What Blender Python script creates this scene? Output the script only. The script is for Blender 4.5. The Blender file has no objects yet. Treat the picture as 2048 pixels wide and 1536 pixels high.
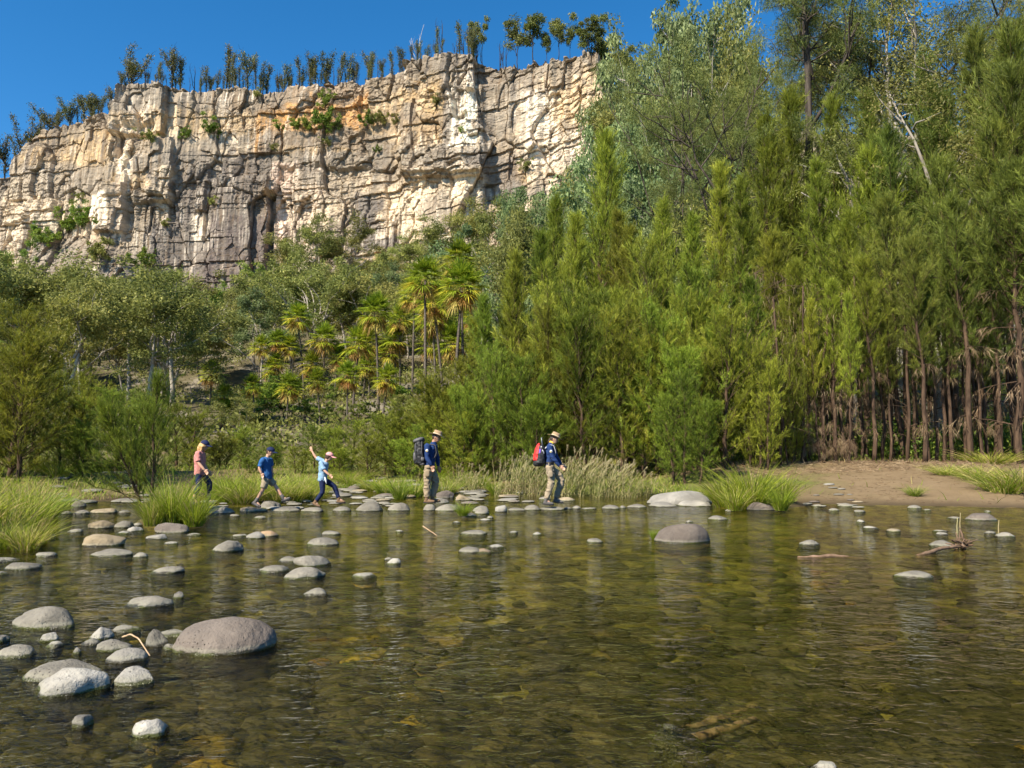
import bpy, math, random
import numpy as np
from mathutils import Vector, Matrix
SC = bpy.context.scene
COL = SC.collection
# ------------------------------------------------------------------ camera geometry (photo pixels are 2048 x 1536)
F = 1593.0; HOR = 890.0; CAMZ = 1.5
PITCH = math.atan((HOR - 768.0) / F)
cp, sp = math.cos(PITCH), math.sin(PITCH)
def at(px, py, Y):
    u = (px - 1024.0) / F; v = (768.0 - py) / F
    t = Y / (cp - v * sp)
    return np.array([u * t, Y, CAMZ + t * (sp + v * cp)])
def proj(x, y, z):
    zz = z - CAMZ
    d = y * cp + zz * sp; v = -y * sp + zz * cp
    return 1024.0 + F * x / d, 768.0 - F * v / d
def gnd(px, py, z=0.0):
    u = (px - 1024.0) / F; v = (768.0 - py) / F
    dy = cp - v * sp; dz = sp + v * cp
    t = (z - CAMZ) / dz
    return np.array([u * t, dy * t, z])
# ------------------------------------------------------------------ noise
def _h(ix, iy, iz=0, seed=0):
    n = (ix.astype(np.int64) * 374761393 + iy.astype(np.int64) * 668265263 + np.asarray(iz).astype(np.int64) * 2147483647 + seed * 1274126177) & 0xFFFFFFFF
    n = ((n ^ (n >> 13)) * 1274126177) & 0xFFFFFFFF
    n = ((n ^ (n >> 16)) * 2246822519) & 0xFFFFFFFF
    n = n ^ (n >> 15)
    return (n & 0xFFFFFF) / float(0x1000000)
def vnoise(x, y, seed=0):
    x = np.asarray(x, float); y = np.asarray(y, float)
    ix = np.floor(x); iy = np.floor(y); fx = x - ix; fy = y - iy
    fx = fx * fx * (3 - 2 * fx); fy = fy * fy * (3 - 2 * fy)
    a = _h(ix, iy, 0, seed); b = _h(ix + 1, iy, 0, seed); c = _h(ix, iy + 1, 0, seed); d = _h(ix + 1, iy + 1, 0, seed)
    return (a * (1 - fx) + b * fx) * (1 - fy) + (c * (1 - fx) + d * fx) * fy
def fbm(x, y, seed=0, octv=4):
    s = 0.0; a = 0.5; f = 1.0
    for i in range(octv):
        s = s + a * vnoise(np.asarray(x) * f, np.asarray(y) * f, seed + i * 17); a *= 0.5; f *= 2.03
    return s / (1 - 0.5 ** octv)
def vnoise3(x, y, z, seed=0):
    ix = np.floor(x); iy = np.floor(y); iz = np.floor(z)
    fx = x - ix; fy = y - iy; fz = z - iz
    fx = fx * fx * (3 - 2 * fx); fy = fy * fy * (3 - 2 * fy); fz = fz * fz * (3 - 2 * fz)
    def L(k):
        a = _h(ix, iy, iz + k, seed); b = _h(ix + 1, iy, iz + k, seed); c = _h(ix, iy + 1, iz + k, seed); d = _h(ix + 1, iy + 1, iz + k, seed)
        return (a * (1 - fx) + b * fx) * (1 - fy) + (c * (1 - fx) + d * fx) * fy
    return L(0) * (1 - fz) + L(1) * fz
def cell(x, y, seed=0):
    ix = np.floor(x); iy = np.floor(y)
    f1 = np.full(x.shape, 9.0); f2 = np.full(x.shape, 9.0); idh = np.zeros(x.shape); cx = np.zeros(x.shape); cy = np.zeros(x.shape)
    for dx in (-1, 0, 1):
        for dy in (-1, 0, 1):
            jx = ix + dx; jy = iy + dy
            px = jx + 0.1 + 0.8 * _h(jx, jy, 1, seed); py = jy + 0.1 + 0.8 * _h(jx, jy, 2, seed)
            d = np.maximum(np.abs(px - x), np.abs(py - y)) * 0.6 + 0.4 * np.hypot(px - x, py - y)
            hh = _h(jx, jy, 3, seed)
            near = d < f1
            f2 = np.where(near, f1, np.minimum(f2, d))
            idh = np.where(near, hh, idh); cx = np.where(near, x - px, cx); cy = np.where(near, y - py, cy)
            f1 = np.where(near, d, f1)
    return f1, f2, idh, cx, cy
# ------------------------------------------------------------------ mesh accumulation
class MB:
    def __init__(s): s.v = []; s.t = []; s.f3 = []; s.f4 = []; s.n = 0
    def add(s, v, f3=None, f4=None, tint=None):
        v = np.asarray(v, float).reshape(-1, 3)
        s.v.append(v)
        s.t.append(np.full(len(v), 0.5) if tint is None else np.broadcast_to(np.asarray(tint, float), (len(v),)))
        if f3 is not None and len(f3): s.f3.append(np.asarray(f3, np.int64).reshape(-1, 3) + s.n)
        if f4 is not None and len(f4): s.f4.append(np.asarray(f4, np.int64).reshape(-1, 4) + s.n)
        s.n += len(v)
    def arrays(s):
        v = np.concatenate(s.v) if s.v else np.zeros((0, 3))
        return v, (np.concatenate(s.f3) if s.f3 else np.zeros((0, 3), np.int64)), (np.concatenate(s.f4) if s.f4 else np.zeros((0, 4), np.int64)), (np.concatenate(s.t) if s.t else np.zeros(0))
    def mesh(s, name, mat, smooth=False):
        v, f3, f4, t = s.arrays()
        return make_mesh(name, v, f3, f4, mat, smooth, t)
    def build(s, name, mat, parent=None, smooth=False):
        return link(name, s.mesh(name, mat, smooth), parent)
def make_mesh(name, v, f3, f4, mat=None, smooth=False, tint=None, color=None):
    m = bpy.data.meshes.new(name)
    n3, n4 = len(f3), len(f4)
    m.vertices.add(len(v)); m.vertices.foreach_set('co', np.asarray(v, np.float32).ravel())
    m.loops.add(n3 * 3 + n4 * 4); m.polygons.add(n3 + n4)
    lv = np.concatenate([np.asarray(f3, np.int32).ravel(), np.asarray(f4, np.int32).ravel()]).astype(np.int32)
    m.loops.foreach_set('vertex_index', lv)
    ls = np.concatenate([np.arange(n3) * 3, n3 * 3 + np.arange(n4) * 4]).astype(np.int32)
    m.polygons.foreach_set('loop_start', ls)
    m.polygons.foreach_set('use_smooth', np.full(n3 + n4, smooth, bool))
    m.update(calc_edges=True)
    if tint is not None:
        a = m.attributes.new('tint', 'FLOAT', 'POINT'); a.data.foreach_set('value', np.asarray(tint, np.float32))
    if color is not None:
        a = m.attributes.new('Col', 'FLOAT_COLOR', 'POINT'); c4 = np.ones((len(v), 4), np.float32); c4[:, :3] = color
        a.data.foreach_set('color', c4.ravel())
    if mat: m.materials.append(mat)
    return m
def link(name, mesh, parent=None, loc=None):
    o = bpy.data.objects.new(name, mesh); COL.objects.link(o)
    if parent is not None: o.parent = parent
    if loc is not None: o.location = loc
    return o
def tag(o, label=None, cat=None, group=None, kind=None):
    if label: o['label'] = label
    if cat: o['category'] = cat
    if group: o['group'] = group
    if kind: o['kind'] = kind
    return o
def empty(name, loc, label, cat, group=None, rz=0.0, scale=(1, 1, 1)):
    o = bpy.data.objects.new(name, None); COL.objects.link(o); o.empty_display_size = 0.2
    o.location = loc; o.rotation_euler = (0, 0, rz); o.scale = scale
    return tag(o, label, cat, group)
def norm(a):
    return a / np.maximum(np.linalg.norm(a, axis=-1, keepdims=True), 1e-9)
def tube(mb, pts, rad, k=6, tint=0.5, cap=True):
    pts = np.asarray(pts, float); n = len(pts); rad = np.broadcast_to(np.asarray(rad, float), (n,))
    t = norm(np.gradient(pts, axis=0))
    ref = np.array([0.31, 0.83, 0.12]); 
    if abs(np.dot(t.mean(0) / max(np.linalg.norm(t.mean(0)), 1e-6), norm(ref))) > 0.9: ref = np.array([1.0, 0.1, 0.2])
    a = norm(np.cross(t, ref)); b = np.cross(t, a)
    th = np.arange(k) * 2 * math.pi / k
    v = pts[:, None, :] + rad[:, None, None] * (np.cos(th)[None, :, None] * a[:, None, :] + np.sin(th)[None, :, None] * b[:, None, :])
    i = np.arange(n - 1)[:, None] * k; j = np.arange(k)[None, :]; j2 = (j + 1) % k
    q = np.stack([i + j, i + j2, i + k + j2, i + k + j], -1).reshape(-1, 4)
    f3 = None
    v = v.reshape(-1, 3)
    if cap:
        v = np.vstack([v, pts[0] - t[0] * rad[0] * 0.3, pts[-1] + t[-1] * rad[-1] * 0.5])
        jj = np.arange(k); c0 = n * k; c1 = c0 + 1; b0 = (n - 1) * k
        f3 = np.vstack([np.stack([np.full(k, c0), (jj + 1) % k, jj], -1), np.stack([np.full(k, c1), b0 + jj, b0 + (jj + 1) % k], -1)])
    mb.add(v, f3, q, tint)
def needles(mb, P, D, L, W, tint, rng):
    n = len(P); D = norm(D)
    side = norm(np.cross(D, rng.normal(size=(n, 3)))) * (np.broadcast_to(W, (n,)) / 2)[:, None]
    v = np.stack([P - side, P + side, P + D * np.broadcast_to(L, (n,))[:, None]], 1).reshape(-1, 3)
    mb.add(v, np.arange(n * 3).reshape(-1, 3), None, np.repeat(np.broadcast_to(tint, (n,)), 3))
def leaves(mb, P, D, L, W, tint, rng, fold=0.0):
    n = len(P); D = norm(D); L = np.broadcast_to(L, (n,))[:, None]
    side = norm(np.cross(D, rng.normal(size=(n, 3)))) * (np.broadcast_to(W, (n,)) / 2)[:, None]
    m = P + D * L * 0.45
    v = np.stack([P, m + side, P + D * L, m - side], 1).reshape(-1, 3)
    mb.add(v, None, np.arange(n * 4).reshape(-1, 4), np.repeat(np.broadcast_to(tint, (n,)), 4))
def blades(mb, P, D0, bend, L, W, tint, rng, seg=3):
    """curved ribbon blades: start P, direction D0, bending along vector bend (per blade)"""
    n = len(P); D0 = norm(D0); L = np.broadcast_to(L, (n,))
    side = norm(np.cross(D0, np.array([0, 0, 1.0]) + 0.3 * rng.normal(size=(n, 3))))
    rows = []
    for k in range(seg + 1):
        s = k / seg
        c = P + D0 * (L * s)[:, None] + bend * (s * s)
        w = np.broadcast_to(W, (n,)) * 0.5 * (1 - s) ** 0.6
        if k < seg:
            rows += [c - side * w[:, None], c + side * w[:, None]]
        else:
            rows += [c]
    m = len(rows)
    v = np.stack(rows, 1).reshape(-1, 3)
    base = np.arange(n)[:, None] * m
    q = np.concatenate([base + np.array([[2 * k, 2 * k + 1, 2 * k + 3, 2 * k + 2]]) for k in range(seg - 1)], 0)
    t = base + np.array([[2 * seg - 2, 2 * seg - 1, 2 * seg]])
    mb.add(v, t, q, np.repeat(np.broadcast_to(tint, (n,)), m))
# ------------------------------------------------------------------ node materials
def newmat(name):
    m = bpy.data.materials.new(name); m.use_nodes = True
    nt = m.node_tree; nt.nodes.clear()
    out = nt.nodes.new('ShaderNodeOutputMaterial')
    return m, nt, out
class N:
    def __init__(s, nt): s.nt = nt
    def __call__(s, typ, **kw):
        n = s.nt.nodes.new('ShaderNode' + typ)
        ins = kw.pop('ins', {})
        for k, v in kw.items(): setattr(n, k, v)
        for k, v in ins.items():
            sock = n.inputs[k]
            if hasattr(v, 'links') or isinstance(v, bpy.types.NodeSocket): s.nt.links.new(v, sock)
            else:
                if isinstance(v, tuple) and len(v) == 3 and sock.type == 'RGBA': v = (*v, 1.0)
                sock.default_value = v
        return n
    def mix(s, fac, a, b, blend='MIX'):
        n = s.nt.nodes.new('ShaderNodeMix'); n.data_type = 'RGBA'; n.blend_type = blend
        for sock, v in ((n.inputs[0], fac), (n.inputs[6], a), (n.inputs[7], b)):
            if isinstance(v, bpy.types.NodeSocket): s.nt.links.new(v, sock)
            elif isinstance(v, (int, float)): sock.default_value = v
            else: sock.default_value = (*v, 1.0) if len(v) == 3 else v
        return n.outputs[2]
    def math(s, op, a, b=0.0, clamp=False):
        n = s.nt.nodes.new('ShaderNodeMath'); n.operation = op; n.use_clamp = clamp
        for sock, v in ((n.inputs[0], a), (n.inputs[1], b)):
            if isinstance(v, bpy.types.NodeSocket): s.nt.links.new(v, sock)
            else: sock.default_value = v
        return n.outputs[0]
    def ramp(s, fac, stops):
        n = s.nt.nodes.new('ShaderNodeValToRGB'); e = n.color_ramp.elements
        while len(e) < len(stops): e.new(0.5)
        for el, (p, c) in zip(e, stops):
            el.position = p; el.color = (*c, 1.0) if len(c) == 3 else c
        s.nt.links.new(fac, n.inputs[0]); return n.outputs[0]
    def noise(s, vec, scale, detail=4, rough=0.55, dist=0.0):
        n = s('TexNoise', ins={'Scale': scale, 'Detail': float(detail), 'Roughness': rough, 'Distortion': dist})
        if vec is not None: s.nt.links.new(vec, n.inputs['Vector'])
        return n.outputs['Fac']
    def link(s, a, b): s.nt.links.new(a, b)
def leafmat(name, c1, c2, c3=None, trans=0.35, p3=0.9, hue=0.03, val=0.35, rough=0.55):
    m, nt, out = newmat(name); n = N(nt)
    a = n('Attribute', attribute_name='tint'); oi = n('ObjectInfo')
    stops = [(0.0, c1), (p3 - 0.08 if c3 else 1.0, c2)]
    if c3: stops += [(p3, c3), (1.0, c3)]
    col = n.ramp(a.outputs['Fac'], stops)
    h = n('HueSaturation', ins={'Color': col})
    n.link(n.math('ADD', n.math('MULTIPLY', oi.outputs['Random'], hue), 0.5 - hue / 2), h.inputs['Hue'])
    r2 = n.math('FRACT', n.math('MULTIPLY', oi.outputs['Random'], 7.13))
    n.link(n.math('ADD', n.math('MULTIPLY', r2, val), 1.0 - val / 2), h.inputs['Value'])
    d = n('BsdfPrincipled', ins={'Base Color': h.outputs[0], 'Roughness': rough, 'Specular IOR Level': 0.25})
    t = n('BsdfTranslucent', ins={'Color': h.outputs[0]})
    mx = n('MixShader', ins={0: trans, 1: d.outputs[0], 2: t.outputs[0]})
    n.link(mx.outputs[0], out.inputs[0]); return m
def barkmat(name, c1, c2, scale=6.0, stretch=0.15, thr=0.5):
    m, nt, out = newmat(name); n = N(nt)
    tc = n('TexCoord'); mp = n('Mapping', ins={'Vector': tc.outputs['Object'], 'Scale': (1.0, 1.0, stretch)})
    f = n.noise(mp.outputs[0], scale, 5, 0.65)
    col = n.ramp(f, [(thr - 0.15, c1), (thr + 0.15, c2)])
    b = n('Bump', ins={'Height': f, 'Strength': 0.5, 'Distance': 0.03})
    d = n('BsdfPrincipled', ins={'Base Color': col, 'Roughness': 0.85, 'Specular IOR Level': 0.15, 'Normal': b.outputs[0]})
    n.link(d.outputs[0], out.inputs[0]); return m
def plain(name, c, rough=0.7, var=0.25, scale=30.0, spec=0.25, bump=0.2, metallic=0.0):
    m, nt, out = newmat(name); n = N(nt)
    tc = n('TexCoord'); f = n.noise(tc.outputs['Object'], scale, 4, 0.6)
    col = n.mix(f, tuple(x * (1 - var) for x in c), tuple(min(1, x * (1 + var)) for x in c))
    b = n('Bump', ins={'Height': f, 'Strength': bump, 'Distance': 0.01})
    d = n('BsdfPrincipled', ins={'Base Color': col, 'Roughness': rough, 'Specular IOR Level': spec, 'Metallic': metallic, 'Normal': b.outputs[0]})
    n.link(d.outputs[0], out.inputs[0]); return m
# ------------------------------------------------------------------ camera, sun, sky
cam = bpy.data.cameras.new('camera'); co = bpy.data.objects.new('camera', cam); COL.objects.link(co)
cam.sensor_width = 36.0; cam.lens = F * 36.0 / 2048.0; cam.clip_end = 3000.0; cam.clip_start = 0.05
co.location = (0, 0, CAMZ); co.rotation_euler = (math.pi / 2 + PITCH, 0, 0)
SC.camera = co
SUN = np.array([-0.55, -0.60, 0.78]); SUN = SUN / np.linalg.norm(SUN)
sl = bpy.data.lights.new('sun', 'SUN'); so = bpy.data.objects.new('sun', sl); COL.objects.link(so)
sl.energy = 4.9; sl.angle = math.radians(0.5); sl.color = (1.0, 0.915, 0.76)
so.rotation_euler = Vector(tuple(-SUN)).to_track_quat('-Z', 'Y').to_euler()
W = bpy.data.worlds.new("World"); SC.world = W; W.use_nodes = True
nt = W.node_tree; bg = nt.nodes['Background']
sky = nt.nodes.new('ShaderNodeTexSky'); sky.sky_type = 'NISHITA'; sky.sun_disc = False
sky.sun_elevation = math.asin(SUN[2]); sky.sun_rotation = math.atan2(SUN[0], SUN[1])
sky.altitude = 1200.0; sky.air_density = 0.9; sky.dust_density = 0.15; sky.ozone_density = 3.0
hs = nt.nodes.new('ShaderNodeHueSaturation'); hs.inputs['Saturation'].default_value = 1.32; hs.inputs['Hue'].default_value = 0.496; nt.links.new(sky.outputs[0], hs.inputs['Color']); nt.links.new(hs.outputs[0], bg.inputs[0]); bg.inputs[1].default_value = 0.098
SC.view_settings.view_transform = 'Standard'; SC.view_settings.look = 'None'; SC.view_settings.exposure = 1.08; SC.view_settings.gamma = 1.0
SC.cycles.max_bounces = 6; SC.cycles.diffuse_bounces = 3; SC.cycles.glossy_bounces = 2; SC.cycles.transmission_bounces = 3; SC.cycles.transparent_max_bounces = 6
SC.cycles.caustics_reflective = False; SC.cycles.caustics_refractive = False
SC.cycles.use_adaptive_sampling = True; SC.cycles.adaptive_threshold = 0.02
SC.cycles.use_denoising = True
# ------------------------------------------------------------------ terrain
SH = np.array([(-60, 9), (-22, 12), (-16, 14.5), (-13, 17.5), (-11.2, 21), (-9, 24), (-5.6, 26.5), (-2, 26), (0, 25.4), (0.8, 24.6), (4, 24), (5.2, 21.6), (6.6, 20.6), (8.5, 20.4), (11, 19.4), (12.5, 18.6), (20, 16.5), (60, 12)], float)
MOUNDS = [(-9.3, 12.6, 1.5, 0.26), (-6.7, 15.9, 0.75, 0.16), (6.4, 20.2, 1.1, 0.14), (-11.5, 10.5, 3.0, 0.4)]
def terrain(x, y):
    x = np.asarray(x, float); y = np.asarray(y, float)
    sh = np.interp(x, SH[:, 0], SH[:, 1]) + 0.5 * (fbm(x * 0.8, y * 0.8, 5, 2) - 0.5)
    s = y - sh
    right = np.clip((x - 4.5) / 3.0, 0, 1)
    rise = np.where(right > 0, 0.06 + 0.035 * right, 0.06)
    bank = np.minimum(s, 9.0) * rise
    bed = np.maximum(s * 0.09, -0.21 - 0.06 * np.clip((9 - y) / 5, 0, 1))
    h = np.where(s > 0, bank, bed)
    h = h + 0.05 * (fbm(x * 0.6, y * 0.6, 9, 3) - 0.5) * np.where(s > 0, 2.5, 1.0)
    for mx, my, r, hh in MOUNDS:
        d = np.hypot(x - mx, y - my) / r
        h = np.maximum(h, -0.30 + (0.30 + hh) * np.exp(-(d ** 4) * 0.7))
    slope = np.interp(y, [0, 34, 60, 100, 150, 205, 260, 400, 1200], [0, 0, 3.0, 11.0, 27, 48.5, 52, 60, 80])
    slope = slope * np.interp(x / np.maximum(y, 20), [-.8, -.33, -.2, -.08, .05, .2], [.76, .76, .84, .96, 1.06, 1.14])
    slope = slope + np.clip((y - 40) / 60, 0, 1) * (fbm(x / 22, y / 22, 31, 4) - 0.5) * 9 * np.clip((230 - y) / 60, 0, 1)
    slope = slope + np.clip((x - 12) / 60, 0, 1) * np.clip((y - 34) / 80, 0, 1) * 8
    near = np.clip(-3.0 - y, 0, 40) * 0.12
    far = np.maximum(0, np.abs(x) - 45) * 0.05 * np.clip(1 - np.abs(y - 8) / 20, 0, 1)
    return h + slope + np.where(y < -3.0, near, 0.0) + far
def spaced(segs):
    out = []
    for a, b, st in segs: out.append(np.arange(a, b, st))
    return np.concatenate(out)
gx = spaced([(-1500, -400, 220), (-400, -120, 20), (-120, -30, 3), (-30, -14, .6), (-14, 14, .14), (14, 30, .6), (30, 120, 3), (120, 400, 20), (400, 1501, 220)])
gy = spaced([(-60, -4, 4), (-4, 3, .5), (3, 12, .14), (12, 30, .14), (30, 50, .5), (50, 120, 1.5), (120, 240, 3), (240, 400, 20), (400, 1601, 150)])
X, Y = np.meshgrid(gx, gy, indexing='ij')
Z = terrain(X, Y)
nx, ny = X.shape
# bed relief
wet = np.clip((0.05 - Z) / 0.1, 0, 1)
f1, f2, idh, _, _ = cell(X * 3.2 + 0.3 * fbm(X, Y, 3, 2), Y * 3.2, 77)
Z = Z + wet * (0.06 * (1 - np.clip(f1 * 1.7, 0, 1)) * (0.4 + idh)) - wet * 0.03
idx = np.arange(nx * ny).reshape(nx, ny)
q = np.stack([idx[:-1, :-1], idx[1:, :-1], idx[1:, 1:], idx[:-1, 1:]], -1).reshape(-1, 4)
sandw = np.clip((X - 7.3 - 0.28 * (Y - 20)) / 2.2 + (fbm(X * 0.9, Y * 0.9, 15, 3) - .5) * 1.2, 0, 1) * np.clip((31 - Y) / 2.0, 0, 1) * (Y > 10)
sandw = np.maximum(sandw, np.exp(-(((X - (0.3 + (Y - 25) * -0.02)) / 1.0) ** 2)) * (Y > 23) * np.clip((32 - Y) / 4, 0, 1))
mound = np.zeros_like(X)
grassw = np.clip((fbm(X * 0.5, Y * 0.5, 61, 3) - 0.35) * 3, 0, 1) * (Y < 45) * (1 - sandw)
colr = np.stack([sandw, np.clip(grassw, 0, 1), np.clip((Y - 36) / 10, 0, 1)], -1).reshape(-1, 3)
m, nt, out = newmat('ground'); n = N(nt)
g = n('NewGeometry'); P = g.outputs['Position']; sx = n('SeparateXYZ', ins={0: P}); zc = sx.outputs[2]
a = n('Attribute', attribute_name='Col'); sc = n('SeparateColor', ins={0: a.outputs['Color']})
# river bed: algae-brown cobbles
vo = n('TexVoronoi', ins={'Vector': P, 'Scale': 3.4}); vo.feature = 'F1'
vsep = n('SeparateColor', ins={0: vo.outputs['Color']})
mpb = n('Mapping', ins={'Vector': P, 'Scale': (1.0, 0.75, 1.0)})
nb = n.noise(mpb.outputs[0], 1.1, 8, 0.68, 0.8)
nb2 = n.noise(P, 9.0, 6, 0.7, 0.5)
bedc = n.ramp(nb, [(0.32, (0.022, 0.022, 0.008)), (0.42, (0.14, 0.13, 0.025)), (0.52, (0.32, 0.28, 0.06)), (0.65, (0.46, 0.38, 0.11)), (0.8, (0.52, 0.39, 0.12))])
bedc = n.mix(n.math('MULTIPLY', n.math('GREATER_THAN', vsep.outputs[0], 0.62), 0.55), bedc, (0.085, 0.075, 0.07))
bedc = n.mix(n.math('MULTIPLY', n.math('GREATER_THAN', vsep.outputs[1], 0.9), 0.55), bedc, (0.30, 0.19, 0.055))
bedc = n.mix(n.ramp(nb2, [(0.35, (0.75,) * 3), (0.5, (0.0,) * 3)]), bedc, (0.012, 0.013, 0.006))
bedc = n.mix(n.ramp(nb2, [(0.6, (0.0,) * 3), (0.75, (0.6,) * 3)]), bedc, (0.30, 0.24, 0.08))
edge = n.ramp(vo.outputs['Distance'], [(0.5, (1, 1, 1)), (0.78, (0.35, 0.35, 0.35))])
bedc = n.mix(1.0, bedc, edge, 'MULTIPLY')
# sand, grass soil, leaf litter
ns = n.noise(P, 1.6, 8, 0.65); ns2 = n.noise(P, 14.0, 5, 0.7)
sand = n.mix(ns, (0.14, 0.095, 0.052), (0.25, 0.182, 0.107)); sand = n.mix(n.ramp(ns2, [(0.55, (0, 0, 0)), (0.72, (0.6,) * 3)]), sand, (0.10, 0.068, 0.042))
soil = n.mix(ns, (0.12, 0.085, 0.045), (0.22, 0.16, 0.085))
grs = n.mix(ns2, (0.06, 0.09, 0.015), (0.17, 0.17, 0.05))
lit = n.mix(n.noise(P, 0.5, 8, 0.7), (0.06, 0.052, 0.028), (0.13, 0.108, 0.062)); lit = n.mix(n.ramp(n.noise(P, 0.22, 6, 0.6), [(0.5, (0, 0, 0)), (0.62, (0.7,) * 3)]), lit, (0.24, 0.21, 0.17))
dry = n.mix(sc.outputs[1], soil, grs)
dry = n.mix(sc.outputs[2], dry, lit)
dry = n.mix(n.math('MULTIPLY', sc.outputs[0], 0.97), dry, sand)
damp = n.ramp(zc, [(0.02, (0.45,) * 3), (0.12, (1, 1, 1))])
dry = n.mix(1.0, dry, damp, 'MULTIPLY')
wf = n.ramp(n.math('ADD', n.math('MULTIPLY', n.math('SUBTRACT', zc, 0.0), 12.0), 0.5), [(0.35, (1, 1, 1)), (0.6, (0, 0, 0))])
base = n.mix(wf, dry, bedc)
bh = n.math('ADD', ns2, n.math('MULTIPLY', nb2, 0.6))
bp = n('Bump', ins={'Height': bh, 'Strength': 0.6, 'Distance': 0.05})
d = n('BsdfPrincipled', ins={'Base Color': base, 'Roughness': 0.9, 'Specular IOR Level': 0.1, 'Normal': bp.outputs[0]})
n.link(d.outputs[0], out.inputs[0])
M_ground = m
me = make_mesh('ground', np.stack([X, Y, Z], -1).reshape(-1, 3), np.zeros((0, 3)), q, M_ground, True, None, colr)
tag(link('ground', me), 'river bed, sandy banks and litter covered slope rising to the cliff', 'ground', None, 'structure')
# ------------------------------------------------------------------ water
m, nt, out = newmat('river_water'); n = N(nt)
g = n('NewGeometry'); P = g.outputs['Position']
m1 = n('Mapping', ins={'Vector': P, 'Scale': (0.62, 1.0, 1.0), 'Rotation': (0, 0, 0.12)})
w1 = n.noise(m1.outputs[0], 5.5, 3, 0.55, 0.9)
m2 = n('Mapping', ins={'Vector': P, 'Scale': (0.85, 1.0, 1.0), 'Rotation': (0, 0, -0.25)})
w2 = n.noise(m2.outputs[0], 15.0, 2, 0.5, 0.6)
big = n.noise(P, 0.35, 3, 0.5)
amp = n.ramp(big, [(0.35, (0.45,) * 3), (0.62, (1, 1, 1))])
yy = n('SeparateXYZ', ins={0: P}).outputs[1]
calm = n.ramp(n.math('MULTIPLY', yy, 0.04), [(0.18, (1, 1, 1)), (0.42, (0.7,) * 3), (0.66, (0.5,) * 3)])
amp = n.math('MULTIPLY', amp, calm)
hgt = n.math('MULTIPLY', n.math('ADD', w1, n.math('MULTIPLY', w2, 0.5)), amp)
bp = n('Bump', ins={'Height': hgt, 'Strength': 0.9, 'Distance': 0.042})
fr = n('Fresnel', ins={'IOR': 1.33, 'Normal': bp.outputs[0]})
gl = n('BsdfGlossy', ins={'Color': (0.92, 0.95, 1.0), 'Roughness': 0.03, 'Normal': bp.outputs[0]})
tr = n('BsdfTransparent', ins={'Color': (0.93, 0.91, 0.70)})
rf = n('BsdfRefraction', ins={'Color': (0.93, 0.91, 0.70), 'IOR': 1.33, 'Roughness': 0.0, 'Normal': bp.outputs[0]})
under = n('MixShader', ins={0: 0.42, 1: tr.outputs[0], 2: rf.outputs[0]})
fac = n.ramp(fr.outputs[0], [(0.0, (0, 0, 0)), (0.15, (0.06,) * 3), (0.35, (0.16,) * 3), (0.65, (0.46,) * 3), (1.0, (0.86,) * 3)])
mx = n('MixShader', ins={0: fac, 1: under.outputs[0], 2: gl.outputs[0]})
n.link(mx.outputs[0], out.inputs[0])
wx = np.linspace(-75, 75, 60); wy = np.linspace(-18, 34, 40)
WX, WY = np.meshgrid(wx, wy, indexing='ij'); idx = np.arange(WX.size).reshape(WX.shape)
q = np.stack([idx[:-1, :-1], idx[1:, :-1], idx[1:, 1:], idx[:-1, 1:]], -1).reshape(-1, 4)
me = make_mesh('river_water', np.stack([WX, WY, WX * 0], -1).reshape(-1, 3), np.zeros((0, 3)), q, m, True)
tag(link('water', me), 'clear shallow olive brown river with small ripples', 'water', None, 'structure')
# ------------------------------------------------------------------ cliff
CT = np.array([(-900, 520), (-300, 420), (-60, 372), (0, 345), (30, 275), (45, 262), (60, 250), (100, 240), (165, 225), (195, 212), (203, 165), (215, 158), (290, 155), (320, 165), (380, 168), (440, 157), (490, 162), (520, 170), (600, 155), (720, 140), (735, 140), (785, 125), (790, 108), (850, 100), (930, 95), (980, 105), (1000, 118), (1060, 113), (1130, 100), (1190, 97), (1210, 110), (1225, 150), (1300, 215), (1400, 235), (1600, 250), (2200, 300), (3000, 380)], float)
CD = np.array([(-900, 320), (-300, 272), (0, 255), (195, 246), (206, 238), (320, 238), (345, 239), (440, 238.5), (500, 237.6), (560, 238), (720, 233), (786, 228), (792, 223), (930, 213), (958, 213), (985, 214), (1050, 213), (1210, 206), (1300, 222), (1500, 222), (2200, 222), (3000, 240)], float)
def cdepth(px): return np.interp(px, CD[:, 0], CD[:, 1])
def ctop(px): return np.interp(px, CT[:, 0], CT[:, 1])
cpx = np.concatenate([np.arange(-900, -120, 30), np.arange(-120, 1260, 1.15), np.arange(1260, 1700, 4), np.arange(1700, 3001, 50)])
NZ = 420
Yc = cdepth(cpx)
ztop = np.array([at(p, t, y)[2] for p, t, y in zip(cpx, ctop(cpx), Yc)])
ztop = ztop + (fbm(cpx / 9.0, cpx * 0, 3, 3) - 0.5) * 2.2
xc = np.array([at(p, 300, y)[0] for p, y in zip(cpx, Yc)])
ds = np.hypot(np.diff(xc), np.diff(Yc)); U = np.concatenate([[0], np.cumsum(ds)])
tx = np.gradient(xc, U); ty = np.gradient(Yc, U)
k = np.ones(25) / 25
nxn = np.convolve(np.pad(ty, 12, 'edge'), k, 'valid'); nyn = np.convolve(np.pad(-tx, 12, 'edge'), k, 'valid')
ln = np.hypot(nxn, nyn); nxn /= ln; nyn /= ln
vv = np.linspace(0, 1, NZ)
zb = 27.0
UU = np.repeat(U[:, None], NZ, 1); PXX = np.repeat(cpx[:, None], NZ, 1)
ZZ = zb + (ztop[:, None] - zb) * vv[None, :]
tilt = np.interp(cpx, [-300, 500, 950, 1210], [0, 3, 6, 16])[:, None]
ST = ZZ - tilt + 1.2 * (fbm(UU / 14, ZZ / 30, 12, 3) - 0.5)
PYY = proj(np.repeat(xc[:, None], NZ, 1), np.repeat(Yc[:, None], NZ, 1), ZZ)[1]
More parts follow.
